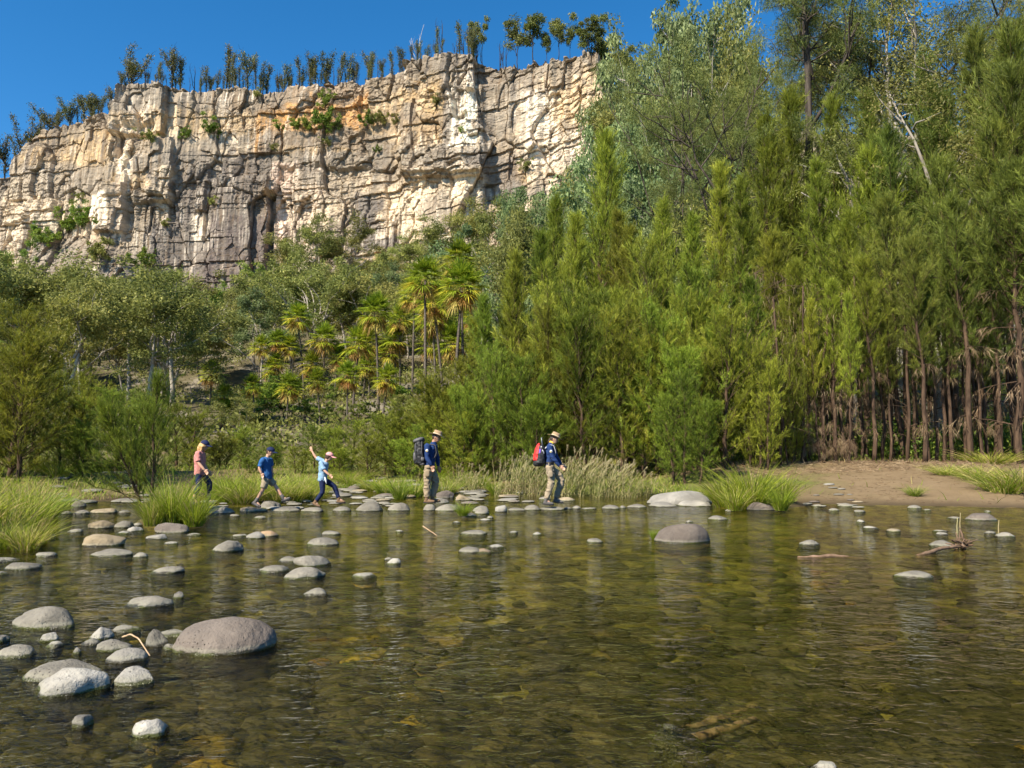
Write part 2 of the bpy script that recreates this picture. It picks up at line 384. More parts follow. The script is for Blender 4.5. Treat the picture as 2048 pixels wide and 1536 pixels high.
warp = (fbm(UU / 6, ZZ / 6, 21, 3) - 0.5) * 3.0
fa1, fa2, ha, ax_, ay_ = cell(UU / 11 + warp * 0.06, ST / 26, 101)
fb1, fb2, hb, bx_, by_ = cell(UU / 4.6 + warp * 0.06, ST / 8.0, 102)
fc1, fc2, hc, cx_, cy_ = cell(UU / 2.6 + warp * 0.10, ST / 1.5, 103)
fd1, fd2, hd, dx_, dy_ = cell(UU / 0.9, ST / 0.7, 104)
# strata ledges
lay = np.cumsum(0.9 + 3.2 * np.random.RandomState(4).rand(60)); li = np.searchsorted(lay, np.clip(ST - 30, 0, None))
loff = _h(li, li * 0 + 3, 0, 7); loff2 = vnoise(UU / 9, li * 7.7, 55)
ledge = (loff - 0.5) * 1.5 * (0.3 + loff2)
ledgy = np.clip((fbm(UU / 25, ZZ / 18, 71, 3) - 0.42) * 6, 0, 1)
rough = np.clip((fbm(UU / 18, ZZ / 16, 72, 3) - 0.38) * 5, 0.12, 1)
d = (ha - 0.5) * 3.4 + (hb - 0.5) * 1.6 * (0.4 + 0.6 * rough) + (hc - 0.5) * 0.62 * rough + (hd - 0.5) * 0.25 * rough
d += ledge * (0.35 + 0.65 * ledgy)
d += bx_ * (_h(np.floor(hb * 997), np.floor(hb * 331), 0, 5) - 0.5) * 2.2 + by_ * (hb - 0.7) * 0.9
d += (vnoise(UU / 1.3, ZZ / 26.0, 84) - 0.5) * 0.9 + (vnoise(UU / 3.1, ZZ / 40.0, 85) - 0.5) * 1.3
d -= 0.4 * np.exp(-((fb2 - fb1) / 0.035) ** 2) * rough + 0.15 * np.exp(-((fc2 - fc1) / 0.05) ** 2) * rough + 0.6 * np.exp(-((fa2 - fa1) / 0.025) ** 2)
d += (fbm(UU / 1.1, ZZ / 1.1, 81, 4) - 0.5) * 0.42
d += (vnoise(UU / 0.5, ZZ / 7.0, 83) - 0.5) * 0.35 * (1 - ledgy)
WOB = [(fbm(UU / 3.0, ZZ / 3.0, 13 * k_ + 1, 4) - 0.5) * 2 for k_ in range(4)]
def box(x0, y0, x1, y1, soft=10.0, wob=16.0, seed=1):
    wx_ = PXX + WOB[seed % 4] * wob; wy_ = PYY + WOB[(seed + 1 + (seed // 4) % 3) % 4] * wob
    s = lambda e, v: np.clip((v - e) / soft + 0.5, 0, 1)
    return s(x0, wx_) * (1 - s(x1, wx_)) * s(y0, wy_) * (1 - s(y1, wy_))
# hand-placed relief: grey block and deep crack, hollows, prows, talus at the foot
d += 2.4 * box(430, 350, 538, 620, 3, 3, 2) - 3.0 * box(538, 380, 548, 600, 3, 4, 3)
d += 2.0 * box(205, 150, 325, 262, 5, 6, 4) - 2.2 * box(222, 240, 300, 305, 12, 6, 5) - 0.6 * box(318, 165, 326, 300, 3, 3, 6)
d += 2.0 * box(195, 362, 246, 462, 3, 3, 7) - 1.5 * box(246, 300, 262, 480, 4, 4, 8)
d += 1.8 * box(240, 270, 345, 400, 6, 8, 9) - 1.6 * box(340, 380, 350, 440, 3, 3, 10)
d += 1.4 * box(390, 320, 412, 420, 3, 4, 11) - 1.5 * box(408, 360, 416, 480, 3, 3, 12)
d += 1.8 * box(900, 96, 948, 170, 3, 3, 13) - 1.0 * box(948, 105, 1000, 150, 8, 6, 14)
d += 1.6 * box(560, 240, 720, 330, 8, 10, 15) + 1.2 * box(780, 285, 960, 345, 3, 4, 16) + 1.4 * box(800, 335, 970, 352, 2, 2, 17)
d -= 1.8 * box(706, 140, 722, 230, 3, 4, 18); d -= 1.4 * box(975, 360, 990, 400, 4, 4, 19)
d += 1.2 * box(830, 98, 900, 190, 5, 6, 25) 
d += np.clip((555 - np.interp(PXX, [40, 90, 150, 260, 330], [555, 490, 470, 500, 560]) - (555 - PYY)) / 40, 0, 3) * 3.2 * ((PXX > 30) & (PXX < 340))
d += 0.8 * np.clip((vv[None, :] - 0.975) / 0.02, 0, 1) * (fbm(UU / 3, UU * 0, 5, 3) > 0.45)
d -= np.clip((vv[None, :] - 0.93) / 0.07, 0, 1) ** 3 * 1.6 * fbm(UU / 4, UU * 0 + 3, 6, 3)
back = (ZZ - 50) * 0.07
D = d - back
VX = xc[:, None] + nxn[:, None] * D; VY = Yc[:, None] + nyn[:, None] * D
# colours (dry rock, stains)
def C(*c): return np.array(c, float)
cream, tan, orange, white, grey, dark, pink, brown = C(.54, .44, .32), C(.46, .32, .17), C(.50, .27, .10), C(.66, .56, .44), C(.265, .225, .18), C(.125, .106, .095), C(.55, .42, .33), C(.25, .18, .12)
n1 = np.clip((fbm(UU / 9, ZZ / 7, 201, 5) - .5) * 2.2 + .45 + .25 * (vv[None, :] - .5), 0, 1)[..., None]
col = cream * (1 - n1) + tan * n1
st1 = np.clip((fbm(UU / 0.9, ZZ / 9, 202, 4) - 0.45) * 5, 0, 1)[..., None]
col = col * (1 - 0.35 * st1) + brown * 0.35 * st1
def paint(w, c, k=1.0):
    global col
    w = np.clip(w * k, 0, 1)[..., None]; col = col * (1 - w) + c * w
cellv = np.clip((hb - 0.55) * 6, 0, 1); celld = np.clip((0.3 - hb) * 6, 0, 1)
paint(np.clip((fbm(UU / 7, ZZ / 5, 203, 5) - 0.57) * 7, 0, 1), grey, 0.75)
paint(cellv * 0.25, grey); paint(celld * 0.35, white)
paint(box(25, 225, 205, 330, 12, 14, 31), tan, .6)
paint(box(-120, 325, 215, 400, 10, 18, 32), grey, .75); paint(box(-120, 345, 60, 400, 10, 14, 33), cream, .5)
paint(box(-120, 395, 190, 530, 10, 18, 34), C(.60, .49, .36), .85); paint(box(150, 380, 180, 520, 4, 6, 35), C(.36, .27, .18), .6)
paint(box(205, 150, 330, 215, 8, 16, 36), grey, .7); paint(box(230, 235, 302, 300, 8, 10, 37), C(.60, .47, .33), .95)
paint(box(228, 300, 256, 480, 5, 8, 38), white, .9)
paint(box(172, 385, 222, 455, 5, 6, 39), white, .9); paint(box(222, 365, 246, 460, 4, 5, 40), C(.42, .33, .24), .7)
paint(box(245, 380, 330, 600, 12, 20, 41), grey, .8); paint(box(300, 300, 545, 640, 14, 26, 42), dark + .03, .85)
paint(box(260, 270, 440, 345, 10, 18, 43), grey, .7); paint(box(320, 160, 520, 265, 10, 22, 44), tan * .82, .55)
paint(box(325, 165, 352, 270, 5, 6, 45), cream, .6)
paint(box(310, 330, 345, 440, 8, 12, 46), cream, .7); paint(box(385, 430, 420, 480, 7, 12, 47), white, .8)
paint(box(420, 430, 540, 640, 8, 8, 48), dark + C(.02, .01, .01), .85)
paint(box(500, 150, 725, 300, 14, 18, 49), orange, .8); paint(box(440, 150, 560, 215, 10, 18, 50), brown * .9, .7)
paint(box(520, 255, 770, 345, 12, 20, 51), grey * .85, .85); paint(box(545, 290, 700, 300, 6, 10, 52), tan, .5)
paint(box(540, 325, 640, 500, 8, 14, 53), pink, .85); paint(box(546, 400, 575, 490, 6, 6, 54), C(.64, .5, .4), .7)
paint(box(575, 340, 740, 520, 12, 24, 55), cream * .95, .6); paint(box(600, 320, 640, 370, 8, 14, 56), grey, .8); paint(box(640, 340, 720, 400, 10, 18, 57), grey, .55)
paint(box(700, 385, 800, 500, 8, 14, 58), dark + .04, .9); paint(box(755, 360, 880, 470, 10, 18, 59), C(.60, .48, .34), .9); paint(box(840, 380, 905, 460, 10, 14, 60), grey, .6)
paint(box(715, 140, 900, 260, 12, 20, 61), tan, .55); paint(box(785, 195, 825, 235, 5, 8, 62), grey, .7); paint(box(770, 105, 940, 150, 10, 14, 63), grey, .6)
paint(box(890, 150, 950, 300, 8, 14, 64), C(.70, .62, .51), .95); paint(box(905, 120, 945, 175, 6, 8, 65), C(.62, .53, .42), .9)
paint(box(790, 295, 965, 330, 6, 10, 66), grey, .75); paint(box(740, 220, 880, 260, 8, 10, 67), brown, .55)
paint(box(955, 110, 1030, 400, 10, 20, 68), grey * 1.05, .6); paint(box(940, 300, 1035, 400, 10, 16, 69), dark + .06, .6)
paint(box(1040, 165, 1110, 330, 8, 10, 70), C(.68, .58, .46), .85); paint(box(1095, 140, 1215, 235, 10, 12, 71), C(.54, .40, .24), .7)
paint(box(1040, 250, 1215, 340, 8, 14, 72), C(.60, .50, .38), .7); paint(box(900, 340, 975, 400, 8, 12, 73), C(.60, .49, .35), .8)
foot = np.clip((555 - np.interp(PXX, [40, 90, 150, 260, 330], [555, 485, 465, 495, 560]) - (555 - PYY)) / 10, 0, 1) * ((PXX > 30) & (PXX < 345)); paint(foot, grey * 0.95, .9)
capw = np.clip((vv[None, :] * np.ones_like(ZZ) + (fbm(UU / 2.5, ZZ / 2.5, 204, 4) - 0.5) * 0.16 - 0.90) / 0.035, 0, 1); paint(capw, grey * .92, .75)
# vertical wash streaks and dark joints
stv = np.clip((fbm(UU / 0.55, ZZ / 11, 205, 4) - 0.52) * 6, 0, 1) * np.clip((fbm(UU / 10, ZZ / 8, 206, 3) - 0.4) * 4, 0, 1)
paint(stv, brown * .75, .85)
std = np.clip((fbm(UU / 1.4, ZZ / 22, 215, 4) - 0.55) * 7, 0, 1) * np.clip((fbm(UU / 16, ZZ / 20, 216, 3) - 0.42) * 5, 0, 1); paint(std, C(.16, .135, .115), .75)
stw = np.clip((fbm(UU / 0.6, ZZ / 9, 207, 4) - 0.56) * 6, 0, 1) * np.clip((fbm(UU / 10, ZZ / 8, 208, 3) - 0.45) * 4, 0, 1)
paint(stw, C(.68, .59, .48), .6)
paint(np.clip((fbm(UU / 1.0, ZZ / 0.35, 209, 4) - 0.6) * 6, 0, 1) * ledgy, brown * .6, .8)
lf = (lay[np.clip(li, 0, 59)] - np.clip(ST - 30, 0, None)); paint(np.exp(-(lf / .22) ** 2) * np.clip(ledgy + .15, 0, 1) * (vnoise(UU / 4, li * 3.3, 56) > .35), brown * .45, .85)
paint(np.clip((fbm(UU / 0.7, ZZ / 0.7, 210, 3) - 0.62) * 8, 0, 1), grey, .6)
jit = (0.80 + 0.4 * fbm(UU / 0.8, ZZ / 0.8, 211, 4))[..., None] * (0.93 + 0.14 * hc)[..., None]
lum = col.mean(-1, keepdims=True); col = np.clip(col * (0.80 + 0.80 * lum) * jit, 0.02, 0.78)
# plateau rows behind the lip
rows = [(1.5, 0.15), (5, 0.5), (14, 1.0), (40, 1.5), (120, 3.0)]
PV = [np.stack([VX, VY, ZZ], -1)]; PC = [col]
for b, dz in rows:
    x_ = VX[:, -1] - nxn * b; y_ = VY[:, -1] - nyn * b
    PV.append(np.stack([x_, y_, ztop + dz + (0.3 * fbm(cpx / 5, cpx * 0 + b, 9, 2) - .15)], -1)[:, None, :]); PC.append(np.broadcast_to(C(.17, .13, .085), (len(cpx), 3))[:, None, :])
V = np.concatenate(PV, 1); CC = np.concatenate(PC, 1)
idx = np.arange(V.shape[0] * V.shape[1]).reshape(V.shape[:2])
q = np.stack([idx[:-1, :-1], idx[1:, :-1], idx[1:, 1:], idx[:-1, 1:]], -1).reshape(-1, 4)
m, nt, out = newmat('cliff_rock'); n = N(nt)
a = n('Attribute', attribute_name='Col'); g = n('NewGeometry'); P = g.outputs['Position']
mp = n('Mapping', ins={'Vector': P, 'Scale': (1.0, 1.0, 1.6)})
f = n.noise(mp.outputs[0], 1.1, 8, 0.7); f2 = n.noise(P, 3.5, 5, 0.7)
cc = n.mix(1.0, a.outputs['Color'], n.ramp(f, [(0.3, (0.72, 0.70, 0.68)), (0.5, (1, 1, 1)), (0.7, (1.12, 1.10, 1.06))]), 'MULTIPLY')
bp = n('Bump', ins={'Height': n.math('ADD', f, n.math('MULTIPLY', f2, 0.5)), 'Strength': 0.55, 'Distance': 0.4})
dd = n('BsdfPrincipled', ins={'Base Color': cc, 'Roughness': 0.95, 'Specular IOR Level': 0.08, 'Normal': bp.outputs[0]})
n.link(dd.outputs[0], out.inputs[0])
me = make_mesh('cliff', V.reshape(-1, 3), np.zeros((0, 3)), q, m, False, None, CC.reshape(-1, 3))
tag(link('cliff', me), 'tall banded sandstone cliff of cream, orange and grey rock above the forest', 'cliff', None, 'structure')
SURF = V[:, :NZ]; SURFPY = PYY
def cliff_point(px, py):
    i = int(np.argmin(np.abs(cpx - px))); j = int(np.argmin(np.abs(SURFPY[i] - py)))
    return SURF[i, j], np.array([nxn[i], nyn[i], 0.0])
def cliff_lip(px, back=2.5):
    i = int(np.argmin(np.abs(cpx - px)))
    return np.array([SURF[i, -1, 0] - nxn[i] * back, SURF[i, -1, 1] - nyn[i] * back, ztop[i]])
# ------------------------------------------------------------------ plant materials
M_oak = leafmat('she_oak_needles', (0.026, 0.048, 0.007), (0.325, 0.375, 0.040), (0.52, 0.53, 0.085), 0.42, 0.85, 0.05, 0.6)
M_oaks = leafmat('shade_toned_she_oak_needles', (0.022, 0.044, 0.009), (0.22, 0.265, 0.042), (0.40, 0.42, 0.08), 0.38, 0.88, 0.04, 0.5)  # darker copy of the needles: shade on right-edge she-oaks put into the colour
M_oakd = leafmat('old_she_oak_needles', (0.045, 0.062, 0.014), (0.185, 0.205, 0.046), (0.29, 0.29, 0.075), 0.35, 0.85, 0.03, 0.3)
M_dead = leafmat('dead_needles', (0.12, 0.075, 0.042), (0.26, 0.18, 0.105), (0.40, 0.30, 0.18), 0.25, 0.8, 0.02, 0.3)
M_gum = leafmat('gum_leaves', (0.075, 0.092, 0.022), (0.285, 0.29, 0.072), (0.43, 0.40, 0.11), 0.40, 0.85, 0.035, 0.5)
M_blue = leafmat('grey_green_leaves', (0.07, 0.11, 0.04), (0.225, 0.285, 0.11), (0.36, 0.42, 0.19), 0.40, 0.85, 0.03, 0.3)
M_lush = leafmat('bright_green_leaves', (0.05, 0.10, 0.014), (0.20, 0.28, 0.035), (0.32, 0.37, 0.06), 0.40, 0.85, 0.03, 0.3)
M_burnt = leafmat('ridge_tree_leaves', (0.04, 0.055, 0.016), (0.14, 0.15, 0.045), (0.22, 0.18, 0.07), 0.25, 0.85, 0.04, 0.5)
M_palm = leafmat('palm_fronds', (0.05, 0.11, 0.010), (0.36, 0.42, 0.030), (0.62, 0.52, 0.06), 0.40, 0.82, 0.03, 0.3)
M_palmdead = leafmat('dead_palm_fronds', (0.28, 0.12, 0.035), (0.46, 0.28, 0.08), (0.5, 0.38, 0.10), 0.25, 0.8, 0.02, 0.2)
M_grass = leafmat('tussock_blades', (0.11, 0.17, 0.012), (0.38, 0.44, 0.04), (0.50, 0.41, 0.16), 0.45, 0.86, 0.03, 0.25)
M_reed = leafmat('reed_blades', (0.10, 0.15, 0.025), (0.27, 0.28, 0.07), (0.5, 0.42, 0.2), 0.40, 0.7, 0.02, 0.2)
M_straw = leafmat('reed_stems', (0.26, 0.24, 0.09), (0.46, 0.38, 0.20), (0.54, 0.45, 0.28), 0.25, 0.8, 0.02, 0.15)
M_oakbark = barkmat('she_oak_bark', (0.035, 0.022, 0.015), (0.11, 0.070, 0.045), 9, 0.2)
M_darkbark = barkmat('dark_bark', (0.03, 0.024, 0.02), (0.10, 0.08, 0.065), 6, 0.2)
M_palebark = barkmat('pale_gum_bark', (0.13, 0.105, 0.085), (0.36, 0.32, 0.27), 2.2, 0.3, 0.42)
M_palmbark = barkmat('palm_bark', (0.05, 0.04, 0.033), (0.15, 0.125, 0.10), 5, 3.0)
M_burntbark = barkmat('charred_bark', (0.012, 0.011, 0.010), (0.07, 0.055, 0.045), 3, 0.3)
M_deadwood = barkmat('bleached_wood', (0.30, 0.28, 0.25), (0.55, 0.52, 0.48), 3, 0.3)
UP = np.array([0, 0, 1.0])
def frame_dir(az, el): return np.array([math.cos(az) * math.cos(el), math.sin(az) * math.cos(el), math.sin(el)])
# ------------------------------------------------------------------ she-oak: straight stem, ascending branches, feathered sprays
def sheoak(seed, H, cb, rmax, nbr, ntw, nnd, nl=0.30, nw=0.016, dead=0.0, kind='cone', lean=0.0, spread=1.0):
    rng = np.random.RandomState(seed)
    tr = MB(); cr = MB(); dd = MB()
    zs = np.linspace(0, 1, 14)
    wob = np.cumsum(rng.normal(0, 0.012, (14, 2)), 0) * H * 0.5
    tp = np.stack([wob[:, 0] + lean * H * zs ** 1.3, wob[:, 1], zs * H - 0.25], -1); tp[0, :2] = 0
    tr_r = (0.010 * H + 0.02) * (1 - zs) ** 0.8 + 0.008
    tube(tr, tp, tr_r, 6)
    B, D, L, T = [], [], [], []; DB, DD, DL = [], [], []
    tot = nbr + int(dead * nbr * 0.8)
    for i in range(tot):
        isdead = i >= nbr
        u = (i + rng.rand()) / nbr
        t = cb + (1 - cb) * u ** 0.85 if not isdead else max(0.03, cb * (0.25 + 1.0 * rng.rand()))
        t = min(t, 0.985)
        k = t * 13; k0 = int(k); fr = k - k0
        s0 = tp[k0] * (1 - fr) + tp[min(k0 + 1, 13)] * fr
        az = 2.39996 * i + rng.rand() * 0.9
        rel = (t - cb) / (1 - cb) if not isdead else 0
        if kind == 'cone': prof = (1 - rel) ** 0.75 * 0.92 + 0.10
        elif kind == 'column': prof = (0.55 + 0.9 * rel * (1 - rel)) * (1 - rel ** 4) * 0.75 + 0.10
        else: prof = 0.30 + 1.0 * math.sin(math.pi * min(1, rel * 0.85 + 0.12)) * 0.75
        bl = rmax * prof * rng.uniform(0.5, 1.25) * (0.55 + 0.9 * float(vnoise(np.array(math.cos(az) * 1.3 + seed), np.array(t * 5.0 + math.sin(az) * 1.3), seed))) * (0.7 if isdead else 1)
        el = math.radians(rng.uniform(30, 56) + 22 * rel) if not isdead else math.radians(rng.uniform(-10, 25))
        dv = frame_dir(az, el)
        ss = np.linspace(0, 1, 5)[:, None]
        sag = -0.22 if isdead else rng.uniform(-0.05, 0.20)
        bp = s0 + dv * bl * ss + UP * (bl * sag) * ss ** 2 + rng.normal(0, 0.02, (5, 3)) * bl * ss
        br = 0.28 * (0.010 * H + 0.02) * (1 - 0.6 * t)
        tube(tr, bp, np.linspace(br, 0.004, 5), 3, cap=False)
        nt_ = max(3, int(ntw * (0.35 + 0.65 * bl / rmax)))
        q = rng.uniform(0.12, 1.0, nt_) ** 0.75
        kk = q * 4; k0 = np.minimum(kk.astype(int), 3); f_ = (kk - k0)[:, None]
        base = bp[k0] * (1 - f_) + bp[k0 + 1] * f_
        if isdead:
            dirs = norm(dv * 0.4 + rng.normal(0, 0.4, (nt_, 3)) - UP * 0.9)
            DB.append(base); DD.append(dirs); DL.append(rng.uniform(0.3, 0.7, nt_))
        else:
            dirs = norm(dv * 0.75 + rng.normal(0, 0.36, (nt_, 3)) * spread + UP * 0.55)
            B.append(base); D.append(dirs); L.append(rng.uniform(0.30, 0.75, nt_) * (0.65 + 0.35 * bl / rmax) * (0.8 + H * 0.03)); T.append(np.full(nt_, rng.rand()) * 0.35)
    B = np.concatenate(B); D = np.concatenate(D); L = np.concatenate(L); T = np.concatenate(T) + rng.rand(len(B)) * 0.3
    m = len(B)
    qq = rng.rand(m, nnd) * 0.95 + 0.05
    PP = B[:, None] + D[:, None] * (L[:, None] * qq)[..., None]
    ND = norm(D[:, None] * 0.95 + rng.normal(0, 0.34, (m, nnd, 3)) + UP * -0.04)
    NL = nl * rng.uniform(0.5, 1.2, (m, nnd)) * (1.15 - 0.4 * qq)
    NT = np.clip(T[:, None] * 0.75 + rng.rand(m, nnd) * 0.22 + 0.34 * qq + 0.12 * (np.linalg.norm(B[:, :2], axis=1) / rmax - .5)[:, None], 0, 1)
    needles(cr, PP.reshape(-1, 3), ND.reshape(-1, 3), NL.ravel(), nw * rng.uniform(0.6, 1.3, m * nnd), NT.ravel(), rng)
    # twig stems of the sprays
    needles(tr, B, D, L, 0.014, 0.5, rng)
    out = {'trunk': tr, 'crown': cr}
    if DB:
        DB = np.concatenate(DB); DD = np.concatenate(DD); DL = np.concatenate(DL); m = len(DB); k = max(6, nnd // 4)
        qq = rng.rand(m, k); PP = DB[:, None] + DD[:, None] * (DL[:, None] * qq)[..., None]
        ND = norm(DD[:, None] + rng.normal(0, 0.30, (m, k, 3)) - UP * 0.35)
        needles(dd, PP.reshape(-1, 3), ND.reshape(-1, 3), nl * rng.uniform(0.6, 1.3, m * k), nw * 1.1, np.clip(rng.rand(m, 1) * 0.6 + rng.rand(m, k) * 0.4, 0, 1).ravel(), rng)
        needles(dd, DB, DD, DL, 0.012, 0.3, rng)
        out['dead_foliage'] = dd
    return out
def merge(list_, offs):
    out = {}
    for d, o in zip(list_, offs):
        for k, mb in d.items():
            v, f3, f4, t = mb.arrays(); out.setdefault(k, MB()).add(v + np.array(o), f3, f4, t)
    return out
# ------------------------------------------------------------------ broad crowned tree: forking limbs with leaf clumps
def gum(seed, H, fork=0.4, spread=0.34, nlimb=5, clumps=46, per=120, leaf=(0.30, 0.11), crad=0.075, r0=0.016, lean=0.04, needle=False, droop=0.35, low=0.5, limbw=1.0):
    rng = np.random.RandomState(seed); tr = MB(); cr = MB()
    zs = np.linspace(0, 1, 8); top = fork * H * 1.25
    lx = rng.normal(0, lean) * H; ly = rng.normal(0, lean) * H
    tp = np.stack([lx * zs ** 1.4 + np.cumsum(rng.normal(0, .006, 8)) * H, ly * zs ** 1.4 + np.cumsum(rng.normal(0, .006, 8)) * H, zs * top - 0.3], -1); tp[0, :2] = 0
    tube(tr, tp, r0 * H * (1 - 0.45 * zs) * (1 + 0.5 * np.exp(-zs * 9)), 7)
    ends = []
    for i in range(nlimb):
        t = rng.uniform(0.62, 1.0) if i else 1.0
        s0 = np.array([np.interp(t, zs, tp[:, k]) for k in range(3)])
        az = 2.39996 * i + rng.rand() * 1.2; el = math.radians(rng.uniform(46, 80) if i else 84)
        ln = (H - s0[2]) * rng.uniform(0.72, 0.98) / max(math.sin(el), 0.72)
        dv = frame_dir(az, el); n_ = 7; ss = np.linspace(0, 1, n_)[:, None]
        bend = rng.normal(0, 0.16, 3) * ln; kink = np.cumsum(rng.normal(0, 0.03, (n_, 3)), 0) * ln
        lp = s0 + dv * ln * 0.86 * ss + bend * ss ** 2 * np.array([1, 1, .4]) + kink
        tube(tr, lp, limbw * r0 * H * 0.5 * np.linspace(1, 0.22, n_), 5)
        for j in range(13 if needle else 6):
            q = rng.uniform(0.12, 1.0); s1 = np.array([np.interp(q, ss[:, 0], lp[:, k]) for k in range(3)])
            a2 = az + rng.normal(0, 1.1); e2 = math.radians(rng.uniform(5, 65)); l2 = spread * H * rng.uniform(0.35, 1.0) * (1.15 - 0.5 * q)
            d2 = frame_dir(a2, e2); s_ = np.linspace(0, 1, 5)[:, None]
            sp_ = s1 + d2 * l2 * s_ + UP * l2 * rng.uniform(-0.1, .25) * s_ ** 2 + np.cumsum(rng.normal(0, 0.04, (5, 3)), 0) * l2
            tube(tr, sp_, limbw * r0 * H * 0.20 * np.linspace(1, 0.25, 5), 4, cap=False)
            ends += [sp_[-1], sp_[3] + rng.normal(0, .03, 3) * H]
        ends.append(lp[-1])
    ends = np.array(ends); rng.shuffle(ends)
    while len(ends) < clumps:
        ends = np.vstack([ends, ends[rng.randint(len(ends), size=clumps - len(ends))] + rng.normal(0, 0.055, (clumps - len(ends), 3)) * H])
    ends = ends[:clumps]
    zmin = ends[:, 2].min()
    k = len(ends); cr_ = crad * H * rng.uniform(0.6, 1.35, k)
    off = rng.normal(0, 1, (k, per, 3)); off = off / np.linalg.norm(off, axis=-1, keepdims=True) * (rng.rand(k, per, 1) ** 0.45)
    off[..., 2] *= 0.68
    P = ends[:, None] + off * cr_[:, None, None]
    D = norm(rng.normal(0, 1, (k, per, 3)) * 0.8 + off * 0.5 - UP * droop)
    T = np.clip(rng.rand(k, 1) * 0.45 + rng.rand(k, per) * 0.55, 0, 1)
    LL = leaf[0] * rng.uniform(0.6, 1.25, k * per)
    if needle: needles(cr, P.reshape(-1, 3), D.reshape(-1, 3), LL, leaf[1], T.ravel(), rng)
    else: leaves(cr, P.reshape(-1, 3), D.reshape(-1, 3), LL, leaf[1] * rng.uniform(0.7, 1.2, k * per), T.ravel(), rng)
    return {'trunk': tr, 'crown': cr}
def burnt(seed, H, nl=4, fol=.5, splay=0.35):
    """fire-scarred ridge tree: bare limbs sleeved in short regrowth"""
    rng = np.random.RandomState(seed); tr = MB(); cr = MB()
    zs = np.linspace(0, 1, 7); ln = rng.normal(0, 0.05)
    tp = np.stack([ln * H * zs ** 1.5, rng.normal(0, .02, 7) * H * zs, zs * H * (0.95 if nl < 3 else 0.7) - 0.3], -1)
    tube(tr, tp, 0.016 * H * (1 - 0.7 * zs) + 0.02, 5)
    stems = [tp]
    for i in range(nl):
        t = rng.uniform(0.25, 0.8); s0 = np.array([np.interp(t, zs, tp[:, k]) for k in range(3)])
        az = rng.rand() * 6.28; l = (H - s0[2]) * rng.uniform(0.6, 1.0); ss = np.linspace(0, 1, 6)[:, None]
        lp = s0 + np.array([math.cos(az) * splay, math.sin(az) * splay, 0]) * l * ss ** 0.7 + UP * l * 0.95 * ss + np.cumsum(rng.normal(0, .03, (6, 3)), 0) * l
        tube(tr, lp, (0.009 * H + 0.015) * np.linspace(1, .3, 6), 4); stems.append(lp)
    for i in range(10):
        sp_ = stems[rng.randint(len(stems))]; s0 = sp_[rng.randint(2, len(sp_))]
        l = H * rng.uniform(.08, .2); az = rng.rand() * 6.28; e = frame_dir(az, rng.uniform(.4, 1.2))
        tube(tr, np.array([s0, s0 + e * l * .5 + rng.normal(0, .02, 3) * H, s0 + e * l]), [0.03, .02, .01], 3, cap=False)
    for sp_ in stems:
        n_ = int(190 * fol * np.linalg.norm(sp_[-1] - sp_[0]) / 6 * 3.0)
        if n_ < 3: continue
        q = rng.uniform(0.22, 1.0, n_); k = q * (len(sp_) - 1); k0 = np.minimum(k.astype(int), len(sp_) - 2); f = (k - k0)[:, None]
        P = sp_[k0] * (1 - f) + sp_[k0 + 1] * f
        o = rng.normal(0, 1, (n_, 3)) * np.array([.27, .27, .2]) * (0.55 + 0.8 * vnoise(q * 9, q * 0 + seed, seed))[:, None] * min(1.2, H / 7)
        leaves(cr, P + o, norm(rng.normal(0, .6, (n_, 3)) + UP * .4), rng.uniform(.25, .5, n_), .13, np.clip(rng.rand(n_), 0, 1), rng)
    return {'trunk': tr, 'crown': cr} if fol > 0 else {'trunk': tr}
def palm(seed, H, R=2.0, nf=40, nd=11):
    rng = np.random.RandomState(seed); tr = MB(); cr = MB(); dd = MB()
    zs = np.linspace(0, 1, 10); ln = rng.normal(0, .035); l2 = rng.normal(0, .03)
    tp = np.stack([ln * H * zs ** 1.5, l2 * H * zs ** 1.5, zs * H - .3], -1)
    tube(tr, tp, 0.125 - 0.03 * zs + 0.06 * np.exp(-zs * 14), 9)
    topp = tp[-1]
    def frond(mb, az, el, plen, flen, tint0, sag):
        d = frame_dir(az, el); hub = topp + d * plen + UP * (-sag * plen * .3)
        tube(mb, np.array([topp, topp + d * plen * .55, hub]), [.022, .017, .012], 3, tint0, cap=False)
        side = norm(np.cross(d, UP)); upv = np.cross(side, d); k = 19
        an = np.linspace(-1.9, 1.9, k)
        dirs = norm(np.cos(an)[:, None] * d + np.sin(an)[:, None] * side + upv * (0.18 * np.abs(np.sin(an)))[:, None] + rng.normal(0, .04, (k, 3)))
        Ls = flen * (0.72 + 0.28 * np.cos(an)) * rng.uniform(.9, 1.1, k)
        bend = (-UP * (0.10 + sag * .24))[None, :] * Ls[:, None] * rng.uniform(.6, 1.25, (k, 1))
        blades(mb, np.repeat(hub[None], k, 0), dirs, bend, Ls, 0.10, np.clip(tint0 + rng.normal(0, .12, k), 0, 1), rng, 3)
    for i in range(nf):
        r = (i + .5) / nf; el = math.radians(88 - 118 * r ** 1.15 + rng.normal(0, 6)); az = 2.39996 * i + rng.normal(0, .2)
        frond(cr, az, el, R * rng.uniform(.42, .6), R * rng.uniform(.5, .68), np.clip(0.30 + 0.50 * r ** 1.6 + rng.normal(0, .12), 0, 1), 0.4 + r)
    for i in range(nd):
        el = math.radians(rng.uniform(-70, -32)); frond(dd, 2.39996 * i + rng.rand(), el, R * rng.uniform(.3, .5), R * rng.uniform(.45, .62), rng.rand(), 1.2)
    return {'trunk': tr, 'crown': cr, 'dead_fronds': dd}
